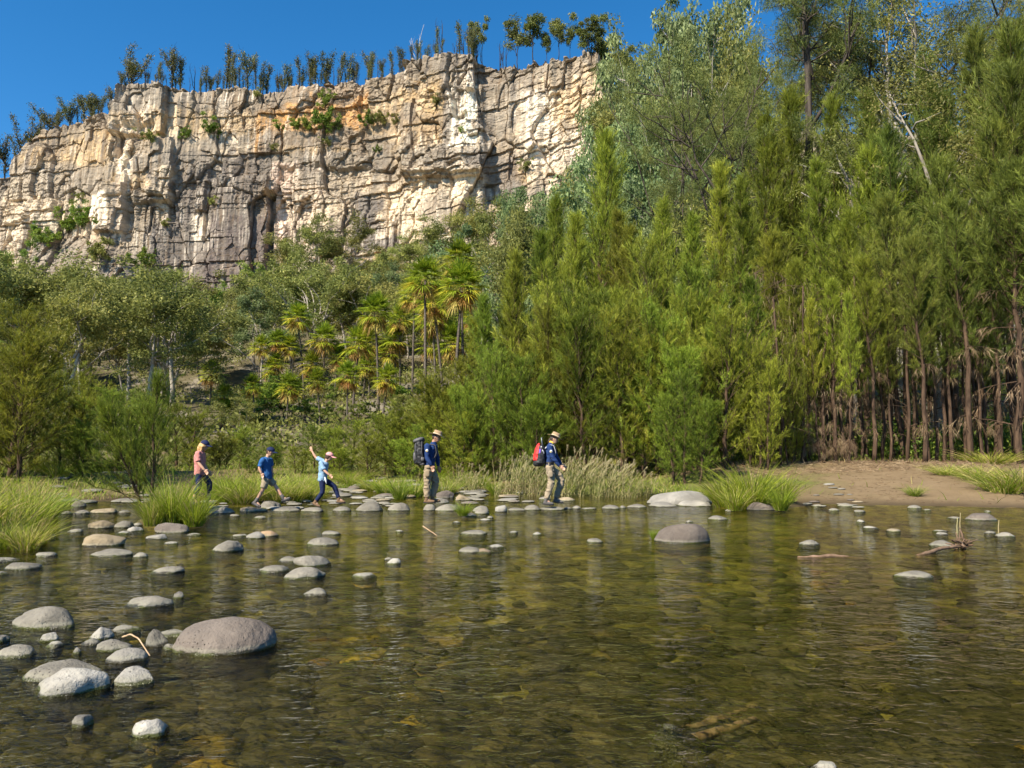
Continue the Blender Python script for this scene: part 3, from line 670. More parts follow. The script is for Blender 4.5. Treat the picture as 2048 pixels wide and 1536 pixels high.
def tussock(seed, n=420, R=0.5, Hh=1.0, w=0.016, straw=0.12, lean=0.0):
    rng = np.random.RandomState(seed); mb = MB()
    az = rng.rand(n) * 6.283; r = R * 0.30 * np.sqrt(rng.rand(n)) * 1.5
    P = np.stack([np.cos(az) * r, np.sin(az) * r, np.full(n, -0.05)], -1)
    el = np.radians(rng.uniform(50, 88, n)); az2 = az + rng.normal(0, .5, n)
    D = np.stack([np.cos(az2) * np.cos(el) + lean, np.sin(az2) * np.cos(el), np.sin(el)], -1)
    L = Hh * rng.uniform(.55, 1.2, n)
    out = np.stack([np.cos(az2), np.sin(az2), np.zeros(n)], -1)
    bend = out * (L * rng.uniform(.12, .5, n))[:, None] * (R / .5) - UP * (L * rng.uniform(.05, .42, n))[:, None]
    tint = np.where(rng.rand(n) < straw, .95, rng.rand(n) * .8)
    blades(mb, P, D, bend, L, w * rng.uniform(.6, 1.3, n), tint, rng, 4)
    return {'blades': mb}
def reed(seed, n=34, Hh=1.7, lean=0.3):
    rng = np.random.RandomState(seed); st = MB(); lf = MB(); pl = MB()
    for i in range(n):
        a = rng.rand() * 6.28; r = .45 * math.sqrt(rng.rand()); p = np.array([math.cos(a) * r, math.sin(a) * r, -.1])
        h = Hh * rng.uniform(.55, 1.15); lx = lean * rng.uniform(-.25, 1.2) + rng.normal(0, .12); ly = rng.normal(0, .12)
        ss = np.linspace(0, 1, 5)[:, None]
        pts = p + UP * h * ss + np.array([lx, ly, 0]) * h * ss ** 1.6 - UP * abs(lx) * .25 * h * ss ** 2
        tube(st, pts, np.linspace(.008, .005, 5), 3, rng.rand() * .8, cap=False)
        if rng.rand() < .4:
            k = 40; q = rng.rand(k); d = norm(pts[-1] - pts[-2])
            needles(pl, pts[-1] - d * .04 + d * (q * .26)[:, None], norm(d * .8 + rng.normal(0, .35, (k, 3)) + np.array([.3, 0, -.2])), .10, .014, .4 + rng.rand(k) * .6, rng)
        k = rng.randint(6, 12); q = rng.uniform(.05, .8, k); P = np.stack([np.interp(q, ss[:, 0], pts[:, c]) for c in range(3)], -1)
        dv = norm(rng.normal(0, .5, (k, 3)) * np.array([1, 1, .1]) + UP * .8 + np.array([lx, 0, 0])); LL = rng.uniform(.35, .65, k)
        blades(lf, P, dv, norm(rng.normal(0, 1, (k, 3))) * (LL * .25)[:, None] - UP * (LL * .35)[:, None], LL, .022, np.where(rng.rand(k) < .22, .9, rng.rand(k) * .65), rng, 3)
    pv, p3, p4, pt_ = pl.arrays(); st.add(pv, p3, None, pt_)
    return {'stems': st, 'leaf_blades': lf}
# ------------------------------------------------------------------ prototypes (mesh data shared by every copy)
def protos(name, gens, mats, heights):
    out = []
    for gn, h in zip(gens, heights):
        out.append(({k: mb.mesh(name + '_' + k, mats[k], k == 'trunk') for k, mb in gn.items()}, h))
    return out
def place(proto, name, loc, label, cat, group=None, s=1.0, sx=None, rz=0.0):
    parts, h = proto
    sx = s if sx is None else sx
    root = empty(name, tuple(loc), label, cat, group, rz, (sx, sx, s))
    for k, me in parts.items(): link(k, me, root)
    return root
mo = {'trunk': M_oakbark, 'crown': M_oak, 'dead_foliage': M_dead}
_b = lambda a, hs, **k: merge([sheoak(a + i, h, .03, 2.5 * h / 8 + .3, 62, 14, 26, kind='round', lean=l, spread=1.15, **k) for i, (h, l) in enumerate(hs)], [(0, 0, 0), (.9, .3, 0), (-.7, -.5, 0)][:len(hs)])
P_cone = protos('she_oak', [_b(200, [(8, .05), (6.4, .12), (5.2, -.15)]), _b(210, [(8, -.06), (6.8, .1)]), _b(220, [(8, .02), (5.6, .2), (6.2, -.12)], dead=.12), _b(230, [(8, .1), (6.5, -.06)])], mo, [8] * 4)
P_col = protos('she_oak_column', [sheoak(21, 11, .06, 1.9, 120, 15, 24, nl=.32, kind='column'), sheoak(22, 11, .10, 2.2, 120, 15, 24, nl=.32, kind='column', dead=.3), sheoak(23, 11, .05, 1.6, 110, 15, 24, nl=.32, kind='column')], mo, [11] * 3)
P_pole = protos('she_oak_pole', [sheoak(31, 11, .42, 2.3, 80, 15, 26, nl=.34, dead=.45, kind='cone'), sheoak(32, 11, .36, 2.0, 80, 15, 26, nl=.34, dead=.4, kind='column'), sheoak(33, 11, .48, 2.5, 74, 16, 26, nl=.34, dead=.25, kind='cone'), sheoak(34, 11, .40, 2.1, 70, 15, 24, nl=.34, dead=.1, kind='column')], mo, [11] * 4)
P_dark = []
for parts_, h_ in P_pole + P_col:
    c_ = parts_['crown'].copy(); c_.materials.clear(); c_.materials.append(M_oaks); P_dark.append(({**parts_, 'crown': c_}, h_))  # same trees, crowns recoloured with the shade-darkened needles
P_sap = protos('she_oak_sapling', [sheoak(41, 4, .16, 1.25, 44, 12, 26, nl=.26, nw=.010), sheoak(42, 4, .10, 1.4, 50, 12, 26, nl=.26, nw=.010)], mo, [4] * 2)
mold = {'trunk': M_darkbark, 'crown': M_oakd}
P_old = protos('old_she_oak', [gum(51, 18, .45, .26, 6, 230, 230, (.22, .024), .030, .010, .03, True, .5, limbw=1.0), gum(52, 18, .38, .32, 6, 220, 230, (.22, .024), .032, .011, .05, True, .5, limbw=1.1), gum(53, 18, .5, .24, 6, 230, 230, (.22, .024), .030, .010, .02, True, .5), gum(54, 18, .80, .17, 8, 170, 230, (.22, .024), .030, .014, .012, True, .5, limbw=.8)], mold, [18] * 4)
mg = {'trunk': M_palebark, 'crown': M_gum}
P_gum = protos('gum_tree', [gum(60 + i, 14, [.42, .38, .46, .36, .5][i], [.26, .32, .24, .30, .22][i], [5, 6, 5, 6, 5][i], [92, 104, 88, 100, 84][i], 110, (.34, .125), [.07, .072, .07, .066, .07][i]) for i in range(5)], mg, [14] * 5)
P_dome = protos('dense_gum_tree', [gum(70 + i, 10, [.22, .25, .2][i], [.36, .32, .38][i], 6, 95, 110, (.30, .13), .078, .012) for i in range(3)], mg, [10] * 3)
mb_ = {'trunk': M_palebark, 'crown': M_blue}
P_blue = protos('grey_green_tree', [gum(75 + i, 12, [.36, .30][i], [.30, .34][i], 6, 90, 150, (.26, .14), .066, .012) for i in range(2)], mb_, [12] * 2)
ml = {'trunk': M_darkbark, 'crown': M_lush}
P_lush = protos('bright_tree', [gum(78 + i, 8, .25, .36, 6, 66, 120, (.24, .12), .075, .012) for i in range(2)], ml, [8] * 2)
mbt = {'trunk': M_burntbark, 'crown': M_burnt}
P_burnt = protos('ridge_tree', [burnt(81, 8, 1, .6, .2), burnt(82, 8, 4, .55, .35), burnt(83, 8, 3, .55, .25), burnt(84, 8, 5, .6, .5), burnt(85, 8, 2, .6, .2), burnt(86, 8, 0, .8)], mbt, [8] * 6)
P_stick = protos('charred_tree', [burnt(87, 7, 3, 0, .25), burnt(88, 7, 1, 0, .2)], mbt, [7] * 2)
P_round = protos('ridge_gum', [gum(91, 9, .5, .20, 5, 34, 80, (.42, .17), .085, .011), gum(92, 9, .45, .24, 5, 38, 80, (.42, .17), .085, .011)], {'trunk': M_burntbark, 'crown': M_oakd}, [9] * 2)
P_shrub = protos('cliff_shrub', [gum(95, 3, .15, .40, 6, 30, 70, (.28, .13), .12, .012), gum(96, 3, .12, .5, 6, 34, 70, (.28, .13), .13, .012)], {'trunk': M_darkbark, 'crown': M_lush}, [3] * 2)
P_shrubd = protos('cliff_bush', [gum(97, 3, .15, .40, 6, 30, 70, (.28, .13), .12, .012)], {'trunk': M_darkbark, 'crown': M_gum}, [3])
mp_ = {'trunk': M_palmbark, 'crown': M_palm, 'dead_fronds': M_palmdead}
P_palm = protos('cabbage_palm', [palm(101, 10), palm(102, 10, 2.1, 46, 15), palm(103, 10, 1.95, 40, 7), palm(104, 10, 2.1, 42, 18)], mp_, [10] * 4)
P_tus = protos('grass_tussock', [tussock(111), tussock(112, 380, .6, 1.0, .016, .2), tussock(113, 460, .5, 1.0, .015, .06), tussock(114, 420, .7, .9, .017, .35)], {'blades': M_grass}, [1] * 4)
P_reed = protos('reed_clump', [reed(121, 26), reed(122, 22, 1.6, .45), reed(123, 28, 1.5, .15)], {'stems': M_straw, 'leaf_blades': M_reed}, [1.7] * 3)
# ------------------------------------------------------------------ label helpers
ORD = 'first second third fourth fifth sixth seventh eighth ninth tenth eleventh twelfth thirteenth fourteenth fifteenth sixteenth seventeenth eighteenth nineteenth twentieth'.split()
def ordinal(i):
    if i < 20: return ORD[i]
    return {2: 'twenty', 3: 'thirty', 4: 'forty', 5: 'fifty', 6: 'sixty'}[(i + 1) // 10] + '-' + ORD[(i + 1) % 10 - 1] if (i + 1) % 10 else {2: 'twentieth', 3: 'thirtieth', 4: 'fortieth', 5: 'fiftieth', 6: 'sixtieth'}[(i + 1) // 10]
def seg_of(px, segs):
    for a, b, t in segs:
        if a <= px < b: return t
    return segs[-1][2]
def label_run(items, segs, fmt):
    """items: list of (px, adjective); returns a label per item: adjective + place + ordinal among those sharing it, counted from the left"""
    keys = [(ad, seg_of(px, segs)) for px, ad in items]
    out = [None] * len(items)
    for key in set(keys):
        ids = sorted([i for i, k in enumerate(keys) if k == key], key=lambda i: items[i][0])
        for r, i in enumerate(ids):
            o = '' if len(ids) == 1 else ', ' + ('leftmost' if r == 0 else 'rightmost' if r == len(ids) - 1 else ordinal(r) + ' from left')
            out[i] = fmt.format(ad=key[0], seg=key[1]) + o
    return out
RNG = random.Random(5)
def base_at(px, Y):
    x = (px - 1024) / F * Y * 1.0
    for _ in range(3):
        z = float(terrain(x, Y)); d = Y * cp + (z - CAMZ) * sp; x = (px - 1024) / F * d
    return np.array([x, Y, z])
def plant(plist, px, top, Y, name, label, cat, group, sx=1.0, rz=None, vi=None, zmin=0.0, sink=0.0):
    b = base_at(px, Y); zt = at(px, top, Y)[2]
    h = max(zt - b[2], 0.8)
    pr = plist[vi if vi is not None else RNG.randrange(len(plist))]
    s = h / pr[1]
    w = sx * (s ** 0.65 if s > 1 else s ** 0.85)
    return place(pr, name, b - np.array([0, 0, sink]), label, cat, group, s, w, RNG.uniform(0, 6.28) if rz is None else rz)
# ---------------- she-oaks of the river bank (px, top py, depth, prototype set, width)
SEGS = [(-900, 300, 'behind the near-bank tussock'), (300, 470, 'behind the woman in pink'), (470, 600, 'behind the boy in blue'), (600, 760, 'behind the girl in pink cap'), (760, 960, 'behind the man in khaki hat'),
        (960, 1160, 'above the ranger with red backpack'), (1160, 1300, 'behind the reeds'), (1300, 1440, 'above the pale bank boulder'), (1440, 1620, 'above the big bright tussock'), (1620, 1800, 'behind the open sand'), (1800, 3000, 'at the shaded sand end')]
left = [(-40, 700, 25, 'c', 1.5), (16, 640, 24, 'c', 1.35), (62, 740, 28, 'c', 1.35), (118, 775, 27, 'c', 1.2), (150, 850, 25, 'c', 1.6), (185, 760, 31, 'c', 1.35), (232, 790, 27, 'c', 1.35), (282, 800, 33, 'c', 1.35), (352, 815, 31, 'c', 1.5), (395, 885, 30, 'c', 1.5), (440, 870, 32, 'c', 1.5), (478, 857, 34, 'c', 1.35), (512, 907, 30, 'c', 1.6), (548, 887, 33, 'c', 1.5), (590, 897, 31, 'c', 1.6), (628, 857, 33, 'c', 1.5), (668, 887, 30, 'c', 1.6), (705, 847, 32, 'c', 1.6), (735, 877, 30, 'c', 1.6), (770, 837, 32, 'c', 1.6), (805, 827, 31, 'c', 1.6), (838, 857, 29.5, 'c', 1.5), (872, 797, 31, 'c', 1.6), (905, 805, 29, 'c', 1.5), (930, 735, 31, 'c', 1.5)]
right = [(945, 640, 34, 'k', 1), (968, 590, 33, 'k', 1), (985, 720, 28.5, 'c', 1), (1010, 545, 35, 'k', 1), (1045, 510, 34, 'k', 1), (1052, 730, 28, 'c', 1.1), (1085, 470, 36, 'k', 1), (1100, 640, 29.5, 'c', 1), (1120, 395, 38, 'k', 1), (1130, 590, 30, 'c', 1), (1155, 430, 35, 'k', 1), (1192, 270, 40, 'k', 1.05), (1185, 600, 29, 'c', 1.1), (1228, 430, 38, 'k', 1), (1245, 640, 28, 'c', 1), (1270, 450, 35, 'k', 1), (1300, 520, 31, 'c', 1), (1318, 640, 28, 'c', 1.15), (1345, 400, 38, 'k', 1), (1372, 760, 25.3, 'c', 1.0), (1392, 430, 35, 'k', 1), (1415, 560, 30, 'c', 1), (1440, 330, 40, 'k', 1), (1452, 640, 27.5, 'c', 1.1), (1482, 360, 38, 'k', 1), (1500, 560, 29.5, 'p', .9), (1530, 230, 42, 'k', 1.1), (1555, 470, 32, 'p', 1), (1590, 180, 42, 'k', 1.1), (1610, 520, 29.5, 'p', .9), (1635, 330, 36, 'k', 1), (1670, 200, 40, 'k', 1), (1672, 560, 29, 'p', .9), (1700, 430, 32, 'p', 1), (1732, 310, 36, 'p', 1), (1748, 520, 29, 'p', .9), (1775, 190, 39, 'k', 1.1), (1800, 410, 31, 'p', 1), (1822, 260, 35, 'p', 1), (1850, 480, 28.5, 'p', .9), (1868, 120, 39, 'k', 1.1), (1893, 330, 31, 'p', 1), (1925, 180, 35, 'p', 1.1), (1945, 400, 28.5, 'p', 1), (1965, 70, 38, 'k', 1.1), (1992, 260, 30, 'p', 1.1), (2020, 90, 34, 'p', 1.1), (2046, 330, 27.5, 'p', 1.1), (2065, 150, 30, 'p', 1.1), (2110, 20, 33, 'p', 1.2), (2125, 250, 26.5, 'p', 1.2), (2190, 60, 29, 'p', 1.2),
         (1520, 700, 27.5, 'c', .75), (1586, 690, 28.5, 'c', .6), (1655, 640, 30.5, 'p', .8), (1722, 620, 30.5, 'p', .8), (1780, 600, 29.5, 'p', .7), (1872, 560, 29.5, 'p', .8), (1905, 520, 29, 'p', .8), (1968, 500, 29, 'p', .8), (2008, 480, 28.5, 'p', .8), (1836, 560, 30.5, 'p', .8), (1640, 600, 29, 'p', .6), (1698, 590, 28.2, 'p', .6)]
sets = {'c': P_cone, 'k': P_col, 'p': P_pole}
nm = {'c': 'bushy she-oak', 'k': 'tall narrow she-oak', 'p': 'bare-stemmed she-oak with brown skirts'}
al = left + right
labs = label_run([(a[0], nm[a[3]]) for a in al], SEGS, '{ad} {seg}')
for a, lb in zip(al, labs):
    vi = None
    if a[3] == 'p': vi = RNG.choice([0, 1, 2] if a[0] < 1720 else [2, 3, 3])
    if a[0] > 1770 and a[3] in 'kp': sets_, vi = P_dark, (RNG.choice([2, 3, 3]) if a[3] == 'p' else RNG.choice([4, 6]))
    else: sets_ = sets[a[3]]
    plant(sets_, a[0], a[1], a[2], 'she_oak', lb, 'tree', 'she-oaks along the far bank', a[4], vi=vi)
# bare poles under the canopy
poles = [(1512, 29.0), (1538, 30.0), (1560, 28.2), (1578, 30.5), (1602, 29.0), (1622, 30.8), (1648, 29.2), (1664, 31), (1690, 29.4), (1712, 30.2), (1738, 30.5), (1765, 30), (1790, 31), (1815, 29.5), (1842, 31.5), (1860, 30), (1888, 29.4), (1912, 31), (1936, 30), (1958, 31.5), (1978, 29.6), (2002, 30.6), (2030, 30)]
pm = []
for i in range(4):
    r = np.random.RandomState(300 + i); t = MB(); z = np.linspace(0, 1, 9)
    p = np.stack([np.cumsum(r.normal(0, .05, 9)) + r.normal(0, .25) * z, np.cumsum(r.normal(0, .05, 9)), z * 6 - .2], -1); p[0, :2] = 0
    tube(t, p, np.linspace(.075, .03, 9), 6)
    for j in range(16):
        k = r.randint(2, 9); a_ = r.rand() * 6.28; l = r.uniform(.4, 1.3); d_ = frame_dir(a_, r.uniform(-.3, .9))
        tube(t, np.array([p[k], p[k] + d_ * l * .5, p[k] + d_ * l - UP * .1]), [.014, .009, .004], 3, cap=False)
    dd = MB(); n_ = 260; k = r.randint(2, 9, n_); az = r.randint(0, 9, n_) * .7
    P = p[k] + np.stack([np.cos(az), np.sin(az), az * 0], -1) * r.uniform(.1, .8, (n_, 1)) + r.normal(0, .12, (n_, 3))
    needles(dd, P, norm(r.normal(0, .35, (n_, 3)) - UP), r.uniform(.2, .45, n_), .014, r.rand(n_), r)
    pm.append(({'trunk': t.mesh('pole_trunk', M_oakbark, True), 'dead_foliage': dd.mesh('pole_dead_foliage', M_dead)}, 6.0))
pm2 = [({'trunk': a_['trunk']}, h_) for a_, h_ in pm]
pl = label_run([(p[0], 'thin brown she-oak stem') for p in poles], [(0, 1620, 'in the thicket past the bright tussock'), (1620, 1720, 'in the brown thicket over the sand edge'), (1720, 1850, 'standing behind the bare sand'), (1850, 3000, 'in deep shade behind the sand')], '{ad} {seg}')
for (px, Y), lb in zip(poles, pl):
    b = base_at(px, Y); place(pm[RNG.randrange(4)] if px < 1715 else pm2[RNG.randrange(4)], 'she_oak_pole', b, lb, 'tree', 'thin she-oak stems behind the sand', RNG.uniform(.8, 1.25), 1.0, RNG.uniform(0, 6.28))
# old spreading she-oaks above them
for px, top, Y, vi, sx, lb in [(1455, 60, 46, 1, .8, 'old she-oak with dark crooked limbs spreading against the sky'), (1640, -150, 43.5, 3, .8, 'tallest dark-trunked old she-oak rising out of the frame top'), (1790, -60, 52, 2, 1.1, 'old she-oak with open crown behind the thicket'), (1930, -130, 48, 1, 1.1, 'old she-oak with thick limbs at the picture corner'), (1570, 90, 60, 2, .7, 'slender old she-oak between the two darkest trunks'), (1370, 150, 58, 0, .65, 'olive old she-oak beside the cliff end')]:
    plant(P_old, px, top, Y, 'old_she_oak', lb, 'tree', None, sx, None, vi)
P_big = protos('big_gum', [gum(58, 20, .55, .2, 5, 80, 130, (.20, .07), .05, .014, .015)], mg, [20])
# pale gum trunks inside the thicket
for px, top, Y, lb in [(1868, 90, 36, 'gum with thick smooth grey-white trunk among the shaded stems'), (1700, 250, 38, 'gum with mottled pale trunk inside the brown thicket'), (1800, -60, 44, 'high gum with forked white limbs over the thicket')]:
    plant(P_big, px, top, Y, 'gum_tree', lb, 'tree', None, 1.0)
# ---------------- leaning sapling on the tussock island
b = gnd(296, 1040)
place(P_sap[0], 'she_oak_sapling', (b[0] - .1, b[1] + .3, .05), 'slim leaning she-oak sapling growing from the tussock island', 'tree', None, .72, .66, 2.0)
b2 = np.array([b[0] - .35, b[1] + .55, .05]); o = place(P_sap[1], 'she_oak_sapling', b2, 'second sapling stem slanting away from the leaning island sapling', 'tree', None, .62, .55, .5); o.rotation_euler = (0.1, -0.35, .5)
# ---------------- palms (px, crown py, width px)
palms = [(608, 642, 64), (647, 686, 62), (515, 702, 52), (556, 690, 50), (705, 692, 78), (757, 632, 78), (738, 690, 66), (824, 592, 72), (850, 556, 98), (906, 575, 108), (928, 520, 84), (420, 756, 54), (440, 838, 62), (572, 782, 60), (510, 782, 56), (694, 760, 62), (842, 700, 66), (912, 692, 82), (560, 735, 48), (945, 640, 64), (456, 800, 52), (640, 770, 50), (770, 715, 62), (1090, 500, 70), (590, 702, 52), (668, 722, 56), (726, 742, 62), (792, 688, 66), (800, 648, 62), (872, 640, 82), (536, 748, 50), (626, 738, 54), (888, 612, 88), (765, 768, 62)]
for i, (px, py, w) in enumerate(palms):
    Y = min(max(F * 3.0 / w, 40), 70)
    py -= 10; b = base_at(px, Y); zc_ = at(px, py, Y)[2]; h = zc_ - b[2]
    if h < 2.5:
        Y = Y * .8; b = base_at(px, Y); h = at(px, py, Y)[2] - b[2]
    pr = P_palm[i % 4]; s = max(h, 1.6) / 10.0; R = w / F * Y / 3.7
    parts, _ = pr
    lb = ['slim palm with round crown, alone against olive gums', 'short palm with yellow flower sprays beside the slim lone palm', 'thin palm over the boy, yellow crown', 'pale palm behind the thin palm over the boy', 'palm with drooping skirt below the tall shaggy palm', 'tall shaggy palm with orange-brown skirt', 'dark palm just behind the tall shaggy palm', 'palm of twin grey trunks beside the biggest palms', 'biggest palm with rust-orange skirt and leaning trunk', 'wide dark-trunked palm at the edge of the she-oaks', 'highest palm, only green crown showing behind the wide one', 'small palm alone above the gap of bare slope', 'low bushy palm behind the woman in pink', 'low palm between the slim lone palm and the boy', 'palm under the thin yellow-crowned palm over the boy', 'low palm below the palm with drooping skirt', 'low yellow-skirted palm beneath the biggest palm', 'bright palm half hidden by she-oaks under the wide palm', 'small faded palm beside the slim lone palm', 'yellowing palm among the she-oak tips', 'small palm at the gap of bare slope above the woman', 'half hidden low palm under the short flowering palm', 'low green palm right of the tall shaggy palm', 'palm crown poking out behind tall she-oaks', 'small palm tucked left under the slim lone palm', 'short palm between the flowering palm and the drooping-skirt palm', 'squat palm under the tall shaggy palm', 'bright palm left of the twin grey trunks', 'palm just below the twin-trunk palm crown', 'full-crowned palm right beneath the biggest palm', 'faded low palm over the boy, lowest of that stand', 'low palm between the slim lone palm and the girl', 'rounded palm wedged between the biggest and the wide palm', 'lowest bright palm above the girl in pink cap'][i]
    root = empty('cabbage_palm', tuple(b), lb, 'palm tree', 'cabbage palms below the cliff', RNG.uniform(0, 6.28), (1, 1, 1))
    for k, me in parts.items():
        o = link(k, me, root)
        if k == 'trunk': o.scale = (R * 1.0, R * 1.0, s)
        else: o.scale = (R, R, R); o.location = (parts['trunk'].vertices[0].co.x * 0, 0, h - 9.7 * R + .3 * R - .3 * s)
        if k != 'trunk':
            # crown meshes sit on the un-scaled trunk top: shift sideways drift stays R-scaled like the trunk
            pass
# ---------------- slope forest
def treeline(px): return np.interp(px, [-400, -60, 20, 60, 130, 200, 300, 360, 420, 470, 560, 585, 640, 720, 770, 850, 920, 1000, 1060, 1120, 1160, 1200, 1250, 1320, 1450, 1600, 2100], [540, 520, 500, 560, 555, 545, 550, 560, 600, 555, 545, 465, 440, 452, 500, 470, 425, 405, 360, 345, 330, 230, 175, 170, 160, 120, 60])
SG2 = [(-900, 90, 'at the far end of the slope'), (90, 230, 'under the grey talus'), (230, 345, 'below the cliff beside the dark grey face'), (345, 470, 'below the dark grey cliff face'), (470, 600, 'below the deep crack in the cliff'), (600, 720, 'below the pink cliff face'), (720, 860, 'above the palms, under the grey triangle'), (860, 1000, 'on the slope over the biggest palms'), (1000, 1150, 'on the slope beside the white cliff corner'), (1150, 1320, 'against the end of the cliff'), (1320, 3000, 'behind the tall she-oaks')]
slope = []
hand = [(640, 445, 175, 'g', 1.25), (700, 452, 180, 'g', 1.3), (585, 478, 185, 'g', 1.1), (760, 500, 165, 'g', 1.1), (820, 480, 160, 'g', 1.2), (880, 450, 150, 'g', 1.2), (935, 412, 150, 'g', 1.2), (1000, 410, 140, 'd', .9), (1068, 350, 118, 'b', .75), (1030, 430, 110, 'b', .75), (1125, 345, 130, 'g', .6), (1185, 310, 120, 'b', .55), (1240, 190, 105, 'b', .62), (1275, 165, 112, 'b', .62), (1300, 240, 92, 'b', 1.0), (1330, 180, 130, 'g', 1.1), (1290, 310, 85, 'b', .9), (1400, 170, 140, 'g', 1.1), (1470, 130, 150, 'b', 1), (1200, 350, 95, 'b', .6), (975, 470, 100, 'b', 1), (1268, 105, 150, 'g', .75), (1300, 98, 140, 'b', .7), (1345, 75, 125, 'g', .75), (1395, 60, 110, 'b', .7), (1425, 105, 100, 'g', .7), (1490, 60, 120, 'g', .8), (1370, 130, 95, 'b', .7), (940, 520, 100, 'g', 1),
        (510, 545, 200, 'l', 1.3), (485, 575, 190, 'l', 1.2), (540, 560, 205, 'l', 1.1), (400, 640, 100, 'd', 1.25), (345, 560, 120, 'g', 1.2), (230, 548, 130, 'g', 1.25), (120, 555, 140, 'd', 1.3), (30, 530, 120, 'g', 1), (20, 490, 190, 'l', .8), (60, 575, 130, 'd', 1.2), (170, 570, 150, 'd', 1.2), (300, 555, 160, 'g', 1.1)]
for h_ in hand: slope.append(h_)
tries = 0
occ = [(a[0], a[2]) for a in hand]
rg = random.Random(11)

for Y0, Y1, n_, hm in [(165, 206, 66, (5, 9)), (120, 165, 54, (8, 12)), (85, 120, 46, (10, 15)), (60, 85, 26, (11, 16)), (46, 60, 14, (9, 15))]:
    c = 0; t_ = 0
    while c < n_ and t_ < 3000:
        t_ += 1
        px = rg.uniform(-120, 1500 if Y0 > 80 else 2060); Y = rg.uniform(Y0, Y1)
        if 350 < px < 960 and Y < 92: continue
        if 350 < px < 470 and Y < 118: continue
        if px > 1500 and Y > 160: continue
        if any(abs(px - p) * Y / F < 3.4 and abs(Y - y_) < 8 for p, y_ in occ): continue
        b = base_at(px, Y); h = rg.uniform(*hm); tp_ = proj(b[0], Y, b[2] + h)[1]; tl = treeline(px) + 8
        if tp_ < tl:
            h = at(px, tl, Y)[2] - b[2]; tp_ = tl
        if h < 4: continue
        occ.append((px, Y)); c += 1
        k = rg.choices('gdbl', [.70, .14, .13, .03] if px < 900 else [.35, .15, .35, .15])[0]
        slope.append((px, tp_, Y, k, rg.uniform(.9, 1.25) if px < 980 else .7))
kin = {'g': (P_gum, 'olive open gum', 'gum_tree'), 'd': (P_dome, 'dense dark olive gum', 'dense_gum_tree'), 'b': (P_blue, 'grey-green leafy tree', 'leafy_tree'), 'l': (P_lush, 'bright green bushy tree', 'bushy_tree')}
zone = lambda Y: 'high ' if Y > 150 else 'mid-slope ' if Y > 95 else 'low '
lb = label_run([(s_[0], zone(s_[2]) + kin[s_[3]][1]) for s_ in slope], SG2, '{ad} {seg}')
for s_, l_ in zip(slope, lb):
    ps, _, nme = kin[s_[3]]
    plant(ps, s_[0], s_[1], s_[2], nme, l_, 'tree', 'forest trees on the slope under the cliff', s_[4])
# ---------------- ridge trees on the cliff top (px, top py, kind, width)
ridge = [(-20, 250, 3, 1), (8, 275, 3, 1.2), (18, 231, 3, 1.1), (52, 208, 3, 1.4), (78, 222, 1, 1.2), (97, 195, 3, 1.3), (126, 177, 1, 1.4), (146, 186, 1, 1.2), (158, 180, 1, 1.2), (188, 166, 1, 1), (203, 138, 2, 1), (237, 98, 3, 1.5), (262, 140, 0, 1), (299, 120, 0, 1), (310, 130, 2, 1), (332, 87, 1, 1.2), (345, 107, 4, 1), (361, 131, 's', 1), (388, 120, 2, .8), (423, 93, 4, 1), (440, 100, 0, .9), (449, 126, 2, .9), (470, 91, 1, 1.1), (490, 120, 0, .9), (505, 118, 5, .9), (513, 120, 0, 1), (536, 138, 2, .8), (551, 122, 4, .9), (574, 107, 0, 1), (594, 98, 2, 1), (606, 110, 4, 1.1), (621, 97, 1, 1.2), (656, 106, 4, 1), (674, 100, 2, 1.1), (690, 118, 0, .9), (708, 96, 1, 1), (717, 98, 5, .9), (735, 108, 2, 1), (747, 96, 0, 1), (764, 96, 4, 1.1), (785, 56, 'w', 1), (803, 91, 's', 1), (819, 84, 2, .9), (850, 81, 2, .9), (861, 40, 's', 1), (856, 50, 0, .8), (888, 35, 0, 1), (893, 60, 's', .8), (925, 45, 2, 1.1), (934, 44, 1, .7), (946, 76, 2, .7), (971, 42, 'r', .8), (958, 50, 's', 1), (999, 83, 's', 1), (1004, 80, 's', .8), (1030, 40, 'r', .9), (1057, 32, 'r', 1.1), (1101, 37, 'r', .9), (1075, 64, 'r', .8), (1126, 55, 'r', .8), (1172, 50, 'r', 1), (1190, 60, 'r', 1), (1216, 48, 'r', 1.1), (1236, 91, 'r', 1), (1253, 95, 'r', 1), (1275, 100, 'r', 1.2)]
for px in range(10, 1010, 10): ridge.append((px + RNG.uniform(-5, 5), float(ctop(px)) - RNG.uniform(10, 34), RNG.choice([0, 2, 5, 's', 's', 's', 1]), .8))
rk = {'s': 'bare charred sapling', 'w': 'dead white tree', 'r': 'round-crowned gum', 0: 'single-stemmed scorched tree', 5: 'single-stemmed scorched tree', 1: 'many-limbed scorched tree', 2: 'forked scorched tree', 3: 'wide-branched scorched tree', 4: 'slim scorched tree'}
SG3 = [(-900, 60, 'on the low stepped end of the cliff top'), (60, 200, 'on the sloping cliff top before the tower'), (200, 330, 'on top of the grey cliff tower'), (330, 500, 'on the cliff top over the dark grey face'), (500, 640, 'on the cliff top over the orange face'), (640, 780, 'on the cliff top before the raised block'), (780, 900, 'on the raised block of the cliff top'), (900, 1010, 'on the cliff top above the white streak'), (1010, 1160, 'on the cliff top above the cream face'), (1160, 3000, 'on the last corner of the cliff top')]
small = lambda r: 'small ' if (ctop(r[0]) - r[1]) < 30 else ''
lb = label_run([(r[0], small(r) + rk[r[2]]) for r in ridge], SG3, '{ad} {seg}')
P_white = protos('dead_white_tree', [burnt(89, 8, 4, 0, .5)], {'trunk': M_deadwood}, [8])
